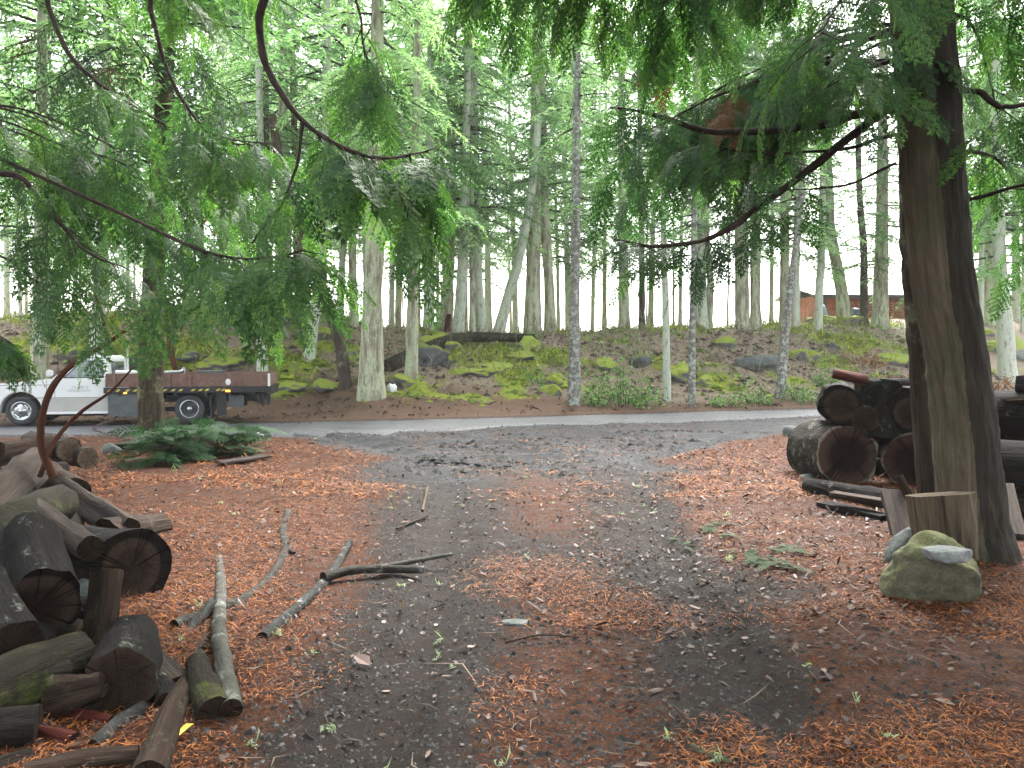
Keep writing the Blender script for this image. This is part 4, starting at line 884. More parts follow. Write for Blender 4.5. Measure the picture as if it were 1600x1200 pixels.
M['rk_boulder'] = rockmat('boulder_stone', (.045, .042, .028), (.17, .165, .10), (.19, .19, .07), -.6, .9, 11)
M['rk_grey'] = rockmat('grey_stone', (.05, .055, .052), (.14, .155, .148))
M['rk_white'] = rockmat('pale_stone', (.10, .105, .10), (.25, .26, .25))
M['rk_moss'] = rockmat('mossy_stone', (.09, .085, .085), (.24, .235, .235), (.27, .33, .035), -.35, .15, 3)
M['rk_dark'] = rockmat('dark_stone', (.025, .025, .028), (.15, .155, .165), (.16, .2, .03), .45, .8, 3)
rock('boulder', z(1461, 905, .17), .265, .22, .235, M['rk_boulder'], 'olive mossy boulder in front of the standing split log at the big cedar', 5, 6, .15)
rock('stone', z(1412, 862, .12), .12, .13, .16, M['rk_grey'], 'bluish grey stone behind the left side of the mossy boulder', 6)
rock('stone', z(1477, 866, .385), .15, .10, .045, M['rk_white'], 'flat whitish stone lying on top of the mossy boulder', 8, 4, .15, slab=True)
rock('stone', z(1238, 676, .08), .17, .14, .14, M['rk_grey'], 'round grey-green stone by the road left of the right stack', 9, 3)
rock('stone', z(1240, 710, .05), .10, .09, .09, M['rk_grey'], 'small pale stone at the left foot of the right stack', 10, 3)
rock('stone', z(1262, 748, .05), .10, .08, .06, M['rk_white'], 'smallest pale stone lying against the black log under the largest round', 11, 3)
rock('stone', z(140, 930, .12), .09, .1, .1, M['rk_grey'], 'greenish stone lodged in the left pile beside the upright split log', 12, 3)
rock('stone', z(176, 705, .08), .13, .12, .13, M['rk_grey'], 'grey stone at the left side of the cedar cuttings', 13, 3)
rock('stone', Gp(806, 975), .085, .05, .018, M['rk_grey'], 'flat grey stone set in the middle of the bare drive', 14, 4, .15, slab=True)

# ------------------------------------------------------------------ bank: rocks, fallen log, stump, shrubs
RK = [(672, 566, .75, .5, .55, 'rk_dark', 'big dark bare rock right of the straight slim trunk'),
 (628, 602, .42, .4, .30, 'rk_moss', 'bright green mossy rock between the stout fir and the slim trunk'),
 (690, 545, .7, .5, .4, 'rk_moss', 'mossy rock above the big dark rock'),
 (827, 548, .45, .4, .45, 'rk_moss', 'tall mossy rock left of the white-spotted trunk'),
 (772, 578, .7, .5, .22, 'rk_moss', 'low long mossy ledge below the fallen mossy log'),
 (725, 585, .8, .4, .2, 'rk_moss', 'low mossy ledge right of the slim trunk'),
 (812, 560, .6, .4, .2, 'rk_moss', 'flat mossy rock under the tall mossy rock'),
 (870, 600, .3, .25, .28, 'rk_moss', 'small mossy rock just left of the white-spotted trunk'),
 (862, 614, .35, .25, .2, 'rk_moss', 'lowest mossy rock beside the black foot of the white-spotted trunk'),
 (455, 608, .6, .4, .22, 'rk_moss', 'mossy rock left of the leaning dark trunk'),
 (508, 608, .5, .4, .22, 'rk_moss', 'mossy rock touching the foot of the leaning dark trunk'),
 (1003, 570, .5, .35, .32, 'rk_dark', 'dark rock above the broad leafy shrub'),
 (945, 578, .5, .4, .35, 'rk_moss', 'mossy rock right of the white-spotted trunk'),
 (1062, 590, .5, .4, .4, 'rk_moss', 'mossy rock between the two thinnest trunks'),
 (1100, 600, .4, .35, .3, 'rk_moss', 'mossy rock right of the thinnest straight trunk'),
 (1180, 570, .9, .5, .3, 'rk_grey', 'bare grey rock left of the bending lichen-crusted trunk'),
 (1250, 562, .55, .45, .35, 'rk_moss', 'mossy rock right of the bending trunk'),
 (1288, 505, .9, .6, .35, 'rk_moss', 'mossy rock on the crest below the left end of the cabin'),
 (1392, 566, .75, .5, .35, 'rk_moss', 'mossy rock behind the right stack, left of the cedar'),
 (1298, 545, .35, .3, .25, 'rk_dark', 'small dark rock on the bank above the right stack'),
 (1400, 590, .4, .3, .22, 'rk_dark', 'dark low rock behind the top of the right stack'),
 (1330, 505, .6, .5, .3, 'rk_moss', 'mossy rock on the crest in front of the cabin'),
 (1090, 512, .4, .35, .22, 'rk_dark', 'dark stone on the crest behind the thinnest trunks'),
 (1130, 540, .5, .4, .28, 'rk_moss', 'mossy rock high on the bank in the middle right'),
 (480, 520, .7, .5, .3, 'rk_moss', 'mossy rock near the crest left of the leaning trunk'),
 (430, 500, .8, .5, .3, 'rk_moss', 'mossy rock on the crest behind the slim grey trunk'),
 (560, 560, .5, .4, .3, 'rk_moss', 'mossy rock showing between the leaning trunk and the stout fir'),
 (1520, 520, .9, .5, .35, 'rk_moss', 'mossy rock on the bank right behind the cedar trunk'),
 (1545, 545, .7, .4, .25, 'rk_moss', 'mossy rock lower on the bank beside the grey trunk beyond the cedar'),
 (1600, 560, .5, .4, .4, 'rk_white', 'pale rock at the right edge beyond the road'),
 (345, 570, .7, .5, .25, 'rk_moss', 'mossy rock above the truck sideboards'),
 (300, 560, .5, .4, .2, 'rk_dark', 'dark rock on the bank above the truck bed'),
 (110, 560, .6, .4, .3, 'rk_moss', 'mossy rock behind the truck windscreen'),
 (20, 580, .7, .5, .35, 'rk_moss', 'mossy rock behind the front of the truck')]
for i, (px, py, a, b, c, m, lb) in enumerate(RK):
    g = Gp(px, py, 17.5); rock('rock', g + Vector((0, .1, c * .02)), a, b, c, M[m], lb, 30 + i, 4, .34, group='rocks on the bank', rz=random.uniform(-.4, .4))
a = Gp(604, 582, 18.5); b_ = Gp(832, 524, 20)
o = log('fallen_log', a + Vector((0, 0, .15)), P(835, 528, 26.5) , .22, .15, 'log_moss', 'end', 'long fallen mossy log slanting up the bank from the stout fir to the crest', mid=[Gp(660, 560, 19) + Vector((0, 0, .22)), Gp(720, 541, 20) + Vector((0, 0, .25))], cat='log', sides=16, amp=.03)
s_ = Gp(699, 518, 20); log('stump', s_ + Vector((0, 0, -.1)), s_ + Vector((.05, 0, .62)), .13, .09, 'log_red', 'end', 'small broken reddish stump on the crest, middle left', cat='stump', amp=.03)
s_ = Gp(1286, 690, 10)
def shrub(px, py, w, h, n, seed, label, mat='salal', leaf=.10, cat='shrub', name='shrub'):
    r = np.random.default_rng(seed); b = Gp(px, py, 17); o = empty(name, b); g = Geo(); T = []; v = []
    wm = w * b.y / F / 2; hm = h * b.y / F
    for i in range(max(8, n // 14)):
        th = r.uniform(0, 6.28); rr = wm * math.sqrt(r.random()); e = np.array([math.cos(th) * rr * r.uniform(.8, 1.25), math.sin(th) * rr * .7, hm * r.uniform(.15, 1.1) * (.55 + .6 * abs(math.sin(th * 2.3 + seed))) * (1 - .6 * (rr / wm) ** 2)])
        st = e * [.55, .55, 0]; st[2] = -.05
        V, Q, tc = tube([st, (st + e) / 2 + [0, 0, .08], e], [.006, .005, .003], 3, rings=4); g.add(V, Q, 0, tc)
        for j in range(14):
            q = st + (e - st) * r.uniform(.3, 1.05) + r.normal(0, .07, 3); d = norm(r.normal(0, 1, 3) + [0, -.3, .35]); u = norm(np.cross(d, r.normal(0, 1, 3))); l = leaf * r.uniform(.6, 1.3)
            T.append([q, q + d * l * .5 + u * l * .3, q + d * l, q + d * l * .5 - u * l * .3]); v.append(r.uniform(0, 1))
    g.build('stem', M['limb'], o); Geo().soup(np.array(T), np.array(v)).build('leaves', M[mat], o, False)
    tag(o, label, cat, 'shrubs along the foot of the bank'); return o
shrub(975, 632, 135, 66, 1200, 1, 'broad leafy green shrub between the white-spotted trunk and the thin grey one')
shrub(1135, 636, 60, 30, 260, 2, 'low leafy shrub right of the thinnest straight trunk')
shrub(1185, 632, 50, 46, 330, 3, 'leafy shrub directly left of the bending trunk')
shrub(1255, 628, 70, 40, 420, 4, 'leafy shrub right of the bending trunk, next to the right stack')
shrub(930, 634, 40, 20, 160, 5, 'tiny leafy clump at the right of the white-spotted trunk foot')
shrub(1290, 606, 60, 40, 360, 6, 'leafy shrub rising behind the left shoulder of the right stack')
shrub(845, 600, 50, 40, 180, 7, 'small sparse shrub low on the bank left of the white-spotted trunk')
shrub(1345, 572, 110, 34, 500, 8, 'rust-brown dead bracken patch above the right stack', 'bracken', .09, 'bracken', 'bracken')
shrub(1400, 605, 90, 26, 380, 9, 'rust-brown dead bracken patch behind the top of the right stack', 'bracken', .09, 'bracken', 'bracken')
shrub(1560, 610, 70, 26, 380, 10, 'rust-brown dead bracken right of the big cedar', 'bracken', .09, 'bracken', 'bracken')
shrub(820, 530, 60, 26, 260, 12, 'greyish low bush on the crest left of the white-spotted trunk')

# ------------------------------------------------------------------ loose stuff on the ground
def scatter(n, xr, yr, wfn, seed, near=True):
    r = np.random.default_rng(seed); x = r.uniform(*xr, n * 3); 
    t = r.random(n * 3); y = yr[0] * (yr[1] / yr[0]) ** t if near else yr[0] + (yr[1] - yr[0]) * t
    if near: x = x * (y / yr[1]) * 1.0
    k = r.random(n * 3) < wfn(x, y); return x[k][:n], y[k][:n], r
def flat_bits(name, x, y, r, ln, wd, mat, label, lift=.004, bend=.3, tilt=.25, quad=False, clump=None, var=None):
    n = len(x); z0 = hgt(x, y) + lift; th = r.uniform(0, 6.283, n); l = ln * np.clip(r.lognormal(-.15, .55, n), .25, 3)
    d = np.stack([np.cos(th), np.sin(th), r.normal(0, tilt, n)], 1); s = np.stack([-np.sin(th), np.cos(th), r.normal(0, tilt, n)], 1)
    c = np.stack([x, y, z0 + np.abs(d[:, 2]) * l * .5], 1); w = (wd * r.uniform(.6, 1.4, n))[:, None]; L = l[:, None]
    v = r.random(n) if var is None else var
    if quad:
        up = np.array([0, 0, 1.]) * w * bend * r.uniform(-.2, 1, (n, 1)); k1 = r.uniform(.7, 1.2, (n, 1)); k2 = r.uniform(.6, 1.1, (n, 1))
        a_, b_ = c - d * L * .5, c + d * L * .5 + up * .5
        T = np.concatenate([np.stack([a_, c - d * L * .2 + s * w * k1 + up, c + d * L * .22 + s * w * k2 + up, b_], 1), np.stack([a_, b_, c + d * L * .22 - s * w * k1 + up, c - d * L * .2 - s * w * k2 + up], 1)])
        Geo_ = Geo().soup(T, np.concatenate([v, v]))
    else:
        m = c + s * L * r.normal(0, .18, (n, 1)) + np.array([0, 0, 1.]) * L * .05
        a = c - d * L * .5; b = c + d * L * .5
        T1 = np.stack([a, m + s * w, m - s * w], 1); T2 = np.stack([m + s * w, b, m - s * w], 1)
        Geo_ = Geo().soup(np.concatenate([T1, T2]), np.concatenate([v, v]))
    o = Geo_.build(name, M[mat], None, False); tag(o, label, kind='stuff'); return o
def litw(x, y): 
    p = n2(x, y, 1.1, 51, 3)
    dr = drive(x, y); strip = np.exp(-((x - .3) / .5) ** 2) * (1 - ss(4.4, 6, y))
    return np.clip((1 - dr) * (.6 + .8 * p) + strip * np.clip(.25 + 1.3 * p, 0, 1) + .20 + .4 * p - .3 * tracks(x, y) * dr, 0, 1)
x, y, r = scatter(140000, (-7.2, 7.2), (2.3, 9.5), litw, 1)
flat_bits('needle_litter', x, y, r, .034, .0024, 'needle', 'orange fallen cedar needles strewn thickly beside the drive')
x, y, r = scatter(30000, (-13, 12), (8, 22), lambda x, y: litw(x, y) * (1 - ss(-.5, 0, y - yN(x)) * (1 - ss(0, .6, y - yE(x)))), 2)
flat_bits('needle_litter', x, y, r, .06, .006, 'needle', 'orange fallen needles on the ground farther off near the road')
x, y, r = scatter(6500, (-9, 9), (2.4, 14.5), lambda x, y: (.10 + .5 * (x > .5) + .25 * np.clip(n2(x, y, .7, 71, 2), 0, 1)) * ss(2.5, 6.5, y) + .03, 3)
flat_bits('leaf_litter', x, y, r, .036, .011, 'leaf', 'scattered dull brown and pale fallen leaves', .008, 1.2, .3, True, var=r.random(len(x)) ** 1.8)
x, y, r = scatter(2600, (-14, 13), (17, 30), lambda x, y: (y > yE(x) + .4) * .6 + 0., 4, False)
flat_bits('leaf_litter', x, y, r, .10, .03, 'leaf', 'pale fallen leaves scattered over the bank', .02, 1.5, .4, True)
def lumps(name, x, y, r, size, mat, label, pw=2.5, sq=.6, lift=0):
    n = len(x); base = np.array([[1, 0, 0], [0, 1, 0], [-1, 0, 0], [0, -1, 0], [0, 0, 1.]]); s = size * (.25 + r.random(n) ** pw * 1.6)
    V = base[None] * s[:, None, None] * (1 + r.normal(0, .22, (n, 5, 1))); V[..., 2] *= sq
    th = r.uniform(0, 6.28, n); c_, s_ = np.cos(th)[:, None], np.sin(th)[:, None]
    V = np.stack([V[..., 0] * c_ - V[..., 1] * s_, V[..., 0] * s_ + V[..., 1] * c_, V[..., 2]], -1) + np.stack([x, y, hgt(x, y) - size * .1 + lift], 1)[:, None]
    Fc = (np.arange(n)[:, None, None] * 5 + np.array([[0, 1, 4], [1, 2, 4], [2, 3, 4], [3, 0, 4]])[None]).reshape(-1, 3)
    o = Geo().add(V.reshape(-1, 3), Fc, 0, None, np.repeat(r.random(n) ** 1.8, 5)).build(name, M[mat], None, False); tag(o, label, kind='stuff')
x, y, r = scatter(26000, (-6, 6), (2.3, 16), lambda x, y: .12 + .88 * drive(x, y), 5)
lumps('gravel', x, y, r, .008, 'pebble', 'small grey pebbles pressed into the drive')
x, y, r = scatter(14000, (-9, 9), (2.3, 14), lambda x, y: .5 + 0 * x, 6)
M['clod'] = foliage('soil_clods', (.007, .006, .0055), (.018, .014, .012), (.04, .03, .025), 0, .8, 1.0)
xg, yg = r.uniform(-9, 12, 7000), 0; yg = yN(xg) + (yE(xg) - yN(xg)) * r.uniform(-.2, 1.05, 7000)
lumps('gravel', xg, yg, r, .02, 'pebble', 'loose grey stones on the wet gravel road', 2.5, .5, .012)
lumps('soil_crumbs', x, y, r, .014, 'clod', 'dark crumbs of soil and bark scattered over the ground')
x, y, r = scatter(2600, (-4.5, 6.5), (9, 15.5), lambda x, y: drive(x, y) * np.clip(n2(x, y * 1.8, .8, 91, 2) * 2.2, 0, 1) * ss(9, 11.5, y), 61)
lumps('mud_clods', x, y, r, .048, 'clod', 'dark churned mud clods in the wheel tracks by the road', 2.0, .45)
x, y, r = scatter(700, (-7, 7), (2.4, 12), lambda x, y: 1 - .6 * drive(x, y), 7)
M['twig'] = foliage('twig_wood', (.02, .012, .01), (.06, .04, .028), (.18, .13, .09), 0, .8, 1.0)
flat_bits('twig_litter', x, y, r, .13, .0032, 'twig', 'thin twigs scattered over the needle litter', .008, .3, .1)
# pale tufts of fallen lichen
x, y, r = scatter(50, (-6, 7), (2.6, 12), lambda x, y: .6 + 0 * x, 8)
xx = np.repeat(x, 14) + r.normal(0, .012, len(x) * 14); yy = np.repeat(y, 14) + r.normal(0, .012, len(x) * 14)
flat_bits('fallen_lichen', xx, yy, r, .022, .004, 'lichen', 'small pale green tufts of fallen lichen on the ground', .012, .3, .7)
# moss tufts and dry stems on the bank
def bankw0(x, y): d = y - yE(x) - np.interp(x, [-5.2, -3.6], [2, 0]); return ss(1.6, 3.2, d) * (1 - ss(11, 13, d))
x, y, r = scatter(5200, (-17, 18), (17.5, 33), lambda x, y: bankw0(x, y) * np.clip(.1 + 1.5 * moss_field(x, y), 0, 1), 81, False)
lumps('moss_humps', x, y, r, .11, 'moss_tuft', 'low bright yellow-green moss humps on the bank', 1.6, .55)
x, y, r = scatter(5200, (-17, 18), (17.5, 33), lambda x, y: bankw0(x, y) * np.clip(.45 - moss_field(x, y), 0, 1), 82, False)
M['humus'] = foliage('dark_humus', (.03, .022, .018), (.09, .06, .045), (.24, .17, .13), 0, .9, 1.0)
lumps('humus_lumps', x, y, r, .09, 'humus', 'brown lumps of humus and bark on the bank', 1.8, .5)
def bankw(x, y): d = y - yE(x) - np.interp(x, [-5.2, -3.6], [2, 0]); return ss(2.8, 4.5, d) * (1 - ss(11, 13, d))
x, y, r = scatter(42000, (-17, 18), (18, 34), lambda x, y: bankw(x, y) * np.clip(.0 + 1.3 * moss_field(x, y), .0, 1), 9, False)
flat_bits('moss', x, y, r, .08, .022, 'moss_tuft', 'bright yellow-green moss covering humps of the bank', .02, .5, .9)
x, y, r = scatter(16000, (-17, 18), (18, 34), lambda x, y: bankw(x, y) * .9, 10, False)
M['dry'] = foliage('dry_stems', (.12, .09, .06), (.25, .20, .14), (.42, .37, .29), .2, .8, 1.0)
flat_bits('dry_undergrowth', x, y, r, .20, .006, 'dry', 'dry grass stems and small twigs covering the bank', .04, .3, 1.4)
x, y, r = scatter(8000, (-17, 18), (18.5, 33), lambda x, y: bankw(x, y) * np.clip(n2(x, y, .5, 61, 2) + .1, 0, 1), 11, False)
flat_bits('ground_cover', x, y, r, .075, .025, 'salal', 'small green leaves of ground cover growing on the bank', .07, .5, .8, True)
# fallen cedar sprays on the drive edge and cuttings at the left cedar
def spray_heap(name, pts, n, slen, seed, mat, label, cat, hmax, spread):
    r = np.random.default_rng(seed); T = []; v = []
    for i in range(n):
        a = np.array(pts[r.integers(len(pts))][:3]) + r.normal(0, 1, 3) * np.array([spread, spread * .8, 0]); hh = r.random() ** 1.3 * hmax
        a[2] = float(hgt(np.array([a[0]]), np.array([a[1]]))[0]) + .02 + hh
        d = norm(np.append(r.normal(0, 1, 2), r.uniform(-.25, .15) if hmax > .05 else 0)); up = np.array([0, 0, 1.]) + r.normal(0, .35 if hmax > .05 else .08, 3)
        k = r.integers(6); T.append(place(SPR[k][0] * [1, 1, .4], a, d, up, slen * r.uniform(.6, 1.3))); v.append(np.clip(SPR[k][1] * .8 + r.uniform(-.1, .3), 0, 1))
    org = Vector(pts[0]); TT = np.concatenate(T) - np.array(org)
    o = Geo().soup(TT, np.concatenate(v)).build(name, M[mat], None, False, org); tag(o, label, cat); return o
heap = [Gp(240, 725), Gp(290, 715), Gp(290, 720), Gp(340, 712), Gp(265, 722), Gp(375, 712), Gp(315, 705)]
spray_heap('cedar_cuttings', heap, 330, .42, 31, 'fol_cut', 'heap of fresh green cedar cuttings at the foot of the slender left cedar', 'cuttings', .46, .14)
heap2 = [Gp(1130, 840), Gp(1180, 865), Gp(1190, 880), Gp(1240, 862), Gp(1110, 825), Gp(1215, 890)]
spray_heap('fallen_spray', heap2, 42, .17, 32, 'fol_old', 'flattened green cedar spray lying on orange litter left of the boulder', 'branch', .03, .05)
spray_heap('fallen_spray', [Gp(1062, 846), Gp(1075, 858)], 6, .12, 33, 'fol_old', 'small green sprig on the ground left of the larger fallen spray', 'branch', .02, .04)
spray_heap('fallen_spray', [Gp(1105, 1185)], 6, .07, 34, 'fol_old', 'small green sprig near the bottom edge in the middle', 'branch', .01, .03)
box_piece('board', Gp(345, 728) + Vector((0, 0, .04)), Gp(416, 718) + Vector((0, 0, .05)), .22, .03, 'log_grey', 'pale splintered board lying right of the cedar cuttings', 'board')
box_piece('plank', Gp(166, 706) + Vector((0, 0, .06)), Gp(228, 703) + Vector((0, 0, .06)), .15, .09, 'log_black', 'dark plank on the ground left of the slender cedar foot', 'plank')
M['yellow'] = plain('yellow_leaf', (.75, .60, .02), .5)
def leaf(name, c, l, w, mat, label, rz):
    T = [[0, -l / 2, 0], [w / 2, -.1 * l, .012], [w * .35, .25 * l, .01], [0, l / 2, 0], [-w * .4, .2 * l, .014], [-w / 2, -.15 * l, .01], [0, 0, .001]]
    g = Geo().add(T, [[6, 0, 1], [6, 1, 2], [6, 2, 3], [6, 3, 4], [6, 4, 5], [6, 5, 0]]); o = g.build(name, mat, None, False, c); o.rotation_euler = (R(10), R(-8), rz); tag(o, label, 'leaf')
leaf('leaf', Gp(292, 1152) + Vector((0, 0, .03)), .075, .035, M['yellow'], 'bright yellow leaf on the ground at the lower left', R(-25))
M['tan'] = plain('tan_leaf', (.13, .085, .07), .8); M['paper'] = plain('white_scrap', (.8, .8, .78), .6)
leaf('leaf', Gp(566, 1042) + Vector((0, 0, .03)), .12, .075, M['tan'], 'large dull pinkish leaf left of the drive centre, below the forked branch', R(50))
rock('litter_scrap', Gp(405, 684) + Vector((0, 0, .05)), .08, .05, .04, M['paper'], 'small white scrap on the road edge right of the cuttings', 40, 2)
rock('white_bag', Gp(612, 612, 17) + Vector((0, 0, .08)), .16, .12, .14, M['paper'], 'crumpled white bag beside the stout fir base', 41, 3, .4, 'bag')
# curved dead branch rising out of the left pile
def BR(px, py, Y): return P(px, py, Y)
Yb = 6.6
o = log('dead_branch', BR(84, 745, Yb), BR(455, 435, Yb + .3), .035, .006, 'red', 'end', 'arching reddish dead branch rising out of the left pile in front of the truck', mid=[BR(66, 700, Yb), BR(66, 650, Yb), BR(84, 602, Yb), BR(118, 566, Yb), BR(165, 538, Yb), BR(216, 502, Yb + .1), BR(268, 466, Yb + .2), BR(350, 442, Yb + .3)], cat='branch', amp=.002, sides=9, ends=())
for nm, pts, rad in (('side_twig', [(62, 745), (85, 690), (125, 645), (175, 610), (218, 562)], [.022, .016, .006]), ('side_twig', [(168, 536), (160, 495), (142, 445), (122, 425)], [.018, .013, .006]), ('side_twig', [(142, 445), (118, 468), (95, 466)], [.01, .007, .004])):
    V, Q, tc = tube([BR(a, b, Yb) - o.location for a, b in pts], rad, 7, rings=16); Geo().add(V, Q, 0, tc).build(nm, M['red'], o)

# ------------------------------------------------------------------ flatbed truck
M['paint'] = plain('white_paint', (.80, .81, .82), .28, 0, .03, 3, coat=.4)
M['band'] = plain('grey_band', (.46, .45, .43), .4, 0, .06, 3)
M['black'] = plain('black_steel', (.022, .023, .026), .5, 0, .3, 12)
M['rubber'] = plain('tyre_rubber', (.045, .047, .052), .8, 0, .2, 14)
M['chrome'] = plain('chrome', (.55, .56, .58), .25, .9, .15, 10)
M['board'] = plain('stained_board', (.19, .105, .08), .65, 0, .25, 9, .3)
M['toolbox'] = plain('toolbox_paint', (.085, .095, .10), .5, 0, .2, 6)
M['tape'] = plain('yellow_tape', (.62, .47, .07), .5, 0, .3, 20)
M['glass'] = plain('window_glass', (.16, .19, .20), .06, 0, .5, 5, coat=.5)
M['reflector'] = plain('white_reflector', (.85, .87, .85), .3)
mo, nt, b = newmat('amber_lamp'); b.inputs['Base Color'].default_value = (.9, .32, .03, 1); b.inputs['Emission Color'].default_value = (1, .35, .05, 1); b.inputs['Emission Strength'].default_value = .6; M['amber'] = mo
M['letter'] = plain('door_lettering', (.42, .47, .52), .5)
wA = Vector((-10.18, 16.30, 0)); wB = Vector((-6.94, 16.95, 0))
ang = math.atan2(wB.y - wA.y, wB.x - wA.x)
gz = float(hgt(np.array([-9.0]), np.array([16.6]))[0]) + .02
T_ = empty('flatbed_truck', (wA.x, wA.y, gz), ang)
tag(T_, 'white flatbed pickup truck with brown wooden sideboards parked across the road at the left', 'truck')
def finish(bm, name, mat, parent, bev=0, smooth=False):
    bmesh.ops.remove_doubles(bm, verts=bm.verts, dist=1e-5)
    bmesh.ops.recalc_face_normals(bm, faces=bm.faces)
    if bev:
        eds = [e for e in bm.edges if len(e.link_faces) == 2 and e.calc_face_angle(0) > R(25)]
        bmesh.ops.bevel(bm, geom=eds, offset=bev, segments=2, affect='EDGES', clamp_overlap=True)
    me = bpy.data.meshes.new(name); bm.to_mesh(me); bm.free()
    for p in me.polygons: p.use_smooth = smooth
    me.materials.append(mat); return link(name, me, parent)
def prism(name, out, v0, v1, mat, parent, bev=0, taper=None):
    """outline in (u, w) pushed from v0 to v1"""
    bm = bmesh.new(); A_ = []; B_ = []
    for (u, w) in out:
        k = 0 if not taper else max(0, (w - taper[0])) * taper[1]
        A_.append(bm.verts.new((u, v0 + k, w))); B_.append(bm.verts.new((u, v1 - k, w)))
    bm.faces.new(A_); bm.faces.new(B_[::-1]); n = len(out)
    for i in range(n): bm.faces.new((A_[i], B_[i], B_[(i + 1) % n], A_[(i + 1) % n]))
    return finish(bm, name, mat, parent, bev)
def bx(name, u0, u1, v0, v1, w0, w1, mat, parent, bev=.006):
    return prism(name, [(u0, w0), (u1, w0), (u1, w1), (u0, w1)], v0, v1, mat, parent, bev)
def arc(c, r, a0, a1, n, wc): return [(c + r * math.cos(R(a0 + (a1 - a0) * i / n)), wc + r * math.sin(R(a0 + (a1 - a0) * i / n))) for i in range(n + 1)]
V0, V1 = 0.0, 1.62
body = [(-.80, .34), (-.84, .60), (-.78, .78), (-.45, .875), (.10, .925), (.60, .975), (1.66, .985), (1.68, .9), (1.68, .24), (.46, .24)] + arc(0, .40, -8, 188, 12, .31)
prism('body', body, V0, V1, M['paint'], T_, .018)
house = [(.58, .97), (1.13, 1.42), (1.20, 1.462), (1.58, 1.462), (1.645, 1.40), (1.67, .97)]
prism('cab', house, V0 + .03, V1 - .03, M['paint'], T_, .02, (.97, .16))
def panel(name, poly, mat, parent, off=.004, th=.006, side=0):
    """plate lying on the tapered cab side"""
    bm = bmesh.new(); A_, B_ = [], []
    for (u, w) in poly:
        k = .03 + max(0, w - .97) * .16; A_.append(bm.verts.new((u, k - off, w))); B_.append(bm.verts.new((u, k + th, w)))
    bm.faces.new(A_); bm.faces.new(B_[::-1]); n = len(poly)
    for i in range(n): bm.faces.new((A_[i], B_[i], B_[(i + 1) % n], A_[(i + 1) % n]))
    return finish(bm, name, mat, parent)
fr_ = panel('window_frame', [(.80, .985), (1.16, 1.355), (1.57, 1.36), (1.60, .985)], M['black'], T_, .003)
panel('pane', [(.86, 1.005), (1.175, 1.335), (1.545, 1.34), (1.57, 1.005)], M['glass'], fr_, .007)
bm = bmesh.new(); q = [bm.verts.new(c) for c in ((.612, .12, 1.006), (.612, 1.5, 1.006), (1.10, 1.42, 1.404), (1.10, .20, 1.404))]; bm.faces.new(q)
bmesh.ops.translate(bm, verts=bm.verts, vec=(-.008, 0, .008)); finish(bm, 'windscreen', M['glass'], T_)
bx('rear_window', 1.66, 1.672, .35, 1.27, 1.06, 1.33, M['glass'], T_, 0)
dr_ = prism('door', [(.66, .27), (1.60, .27), (1.63, .32), (1.63, .965), (.78, .965), (.70, .80), (.66, .6)], -.007, .012, M['paint'], T_, .004)
bx('door_handle', 1.38, 1.52, -.028, -.007, .865, .895, M['black'], dr_, .004)
bx('door_seam', .652, .659, -.003, .002, .28, .93, M['toolbox'], dr_, 0); bx('door_seam', 1.635, 1.642, -.003, .002, .28, .96, M['toolbox'], dr_, 0)
lt = Geo()
def glyph(u, w, s, pat):
    for (a, b_, c, d) in pat:
        x0, x1, y0, y1 = u + a * s, u + b_ * s, w + c * s, w + d * s
        lt.add([(x0, -.0085, y0), (x1, -.0085, y0), (x1, -.0085, y1), (x0, -.0085, y1)], [[0, 1, 2, 3]])
GLY = [[(0, .2, 0, 1), (.2, .6, 0, .18)], [(.2, .4, 0, 1)], [(0, .2, 0, 1), (.2, .6, .82, 1), (.2, .6, 0, .18)], [(0, .2, 0, 1), (.2, .6, .82, 1), (.2, .5, .42, .58), (.2, .6, 0, .18)], [(0, .2, 0, 1), (.5, .7, 0, 1), (.2, .5, .42, .58)], [(0, .6, .82, 1), (.2, .4, 0, .82)]]
for i in range(9): glyph(.985 + i * .037, .772, .05, GLY[(i * 5 + 2) % 6])
for i in range(13): glyph(.905 + i * .036, .70, .048, GLY[(i * 7 + 1) % 6])
lt.build('lettering', M['letter'], dr_, False)
for (u0, u1, nm) in ((.44, 1.68, 'lower_band'),): bx(nm, u0, u1, -.012, .004, .25, .57, M['band'], T_, .004)
bx('sill', .44, 1.68, -.02, .03, .235, .285, M['paint'], T_, .006)
bx('body_crease', -.1, 1.68, -.013, .001, .575, .585, M['toolbox'], T_, 0)
bx('bumper', -.93, -.78, .02, 1.60, .34, .52, M['chrome'], T_, .02)
bx('headlight', -.845, -.80, .10, .38, .60, .74, M['reflector'], T_, .01); bx('headlight', -.845, -.80, 1.24, 1.52, .60, .74, M['reflector'], T_, .01)
bx('marker_lamp', -.82, -.62, -.006, .03, .60, .70, M['amber'], T_, .004)
mi = prism('mirror', [(.55, 1.03), (.66, 1.03), (.67, 1.16), (.57, 1.17)], -.20, -.06, M['paint'], T_, .02); bx('mirror_arm', .60, .64, -.06, .06, 1.04, 1.06, M['black'], mi, 0)
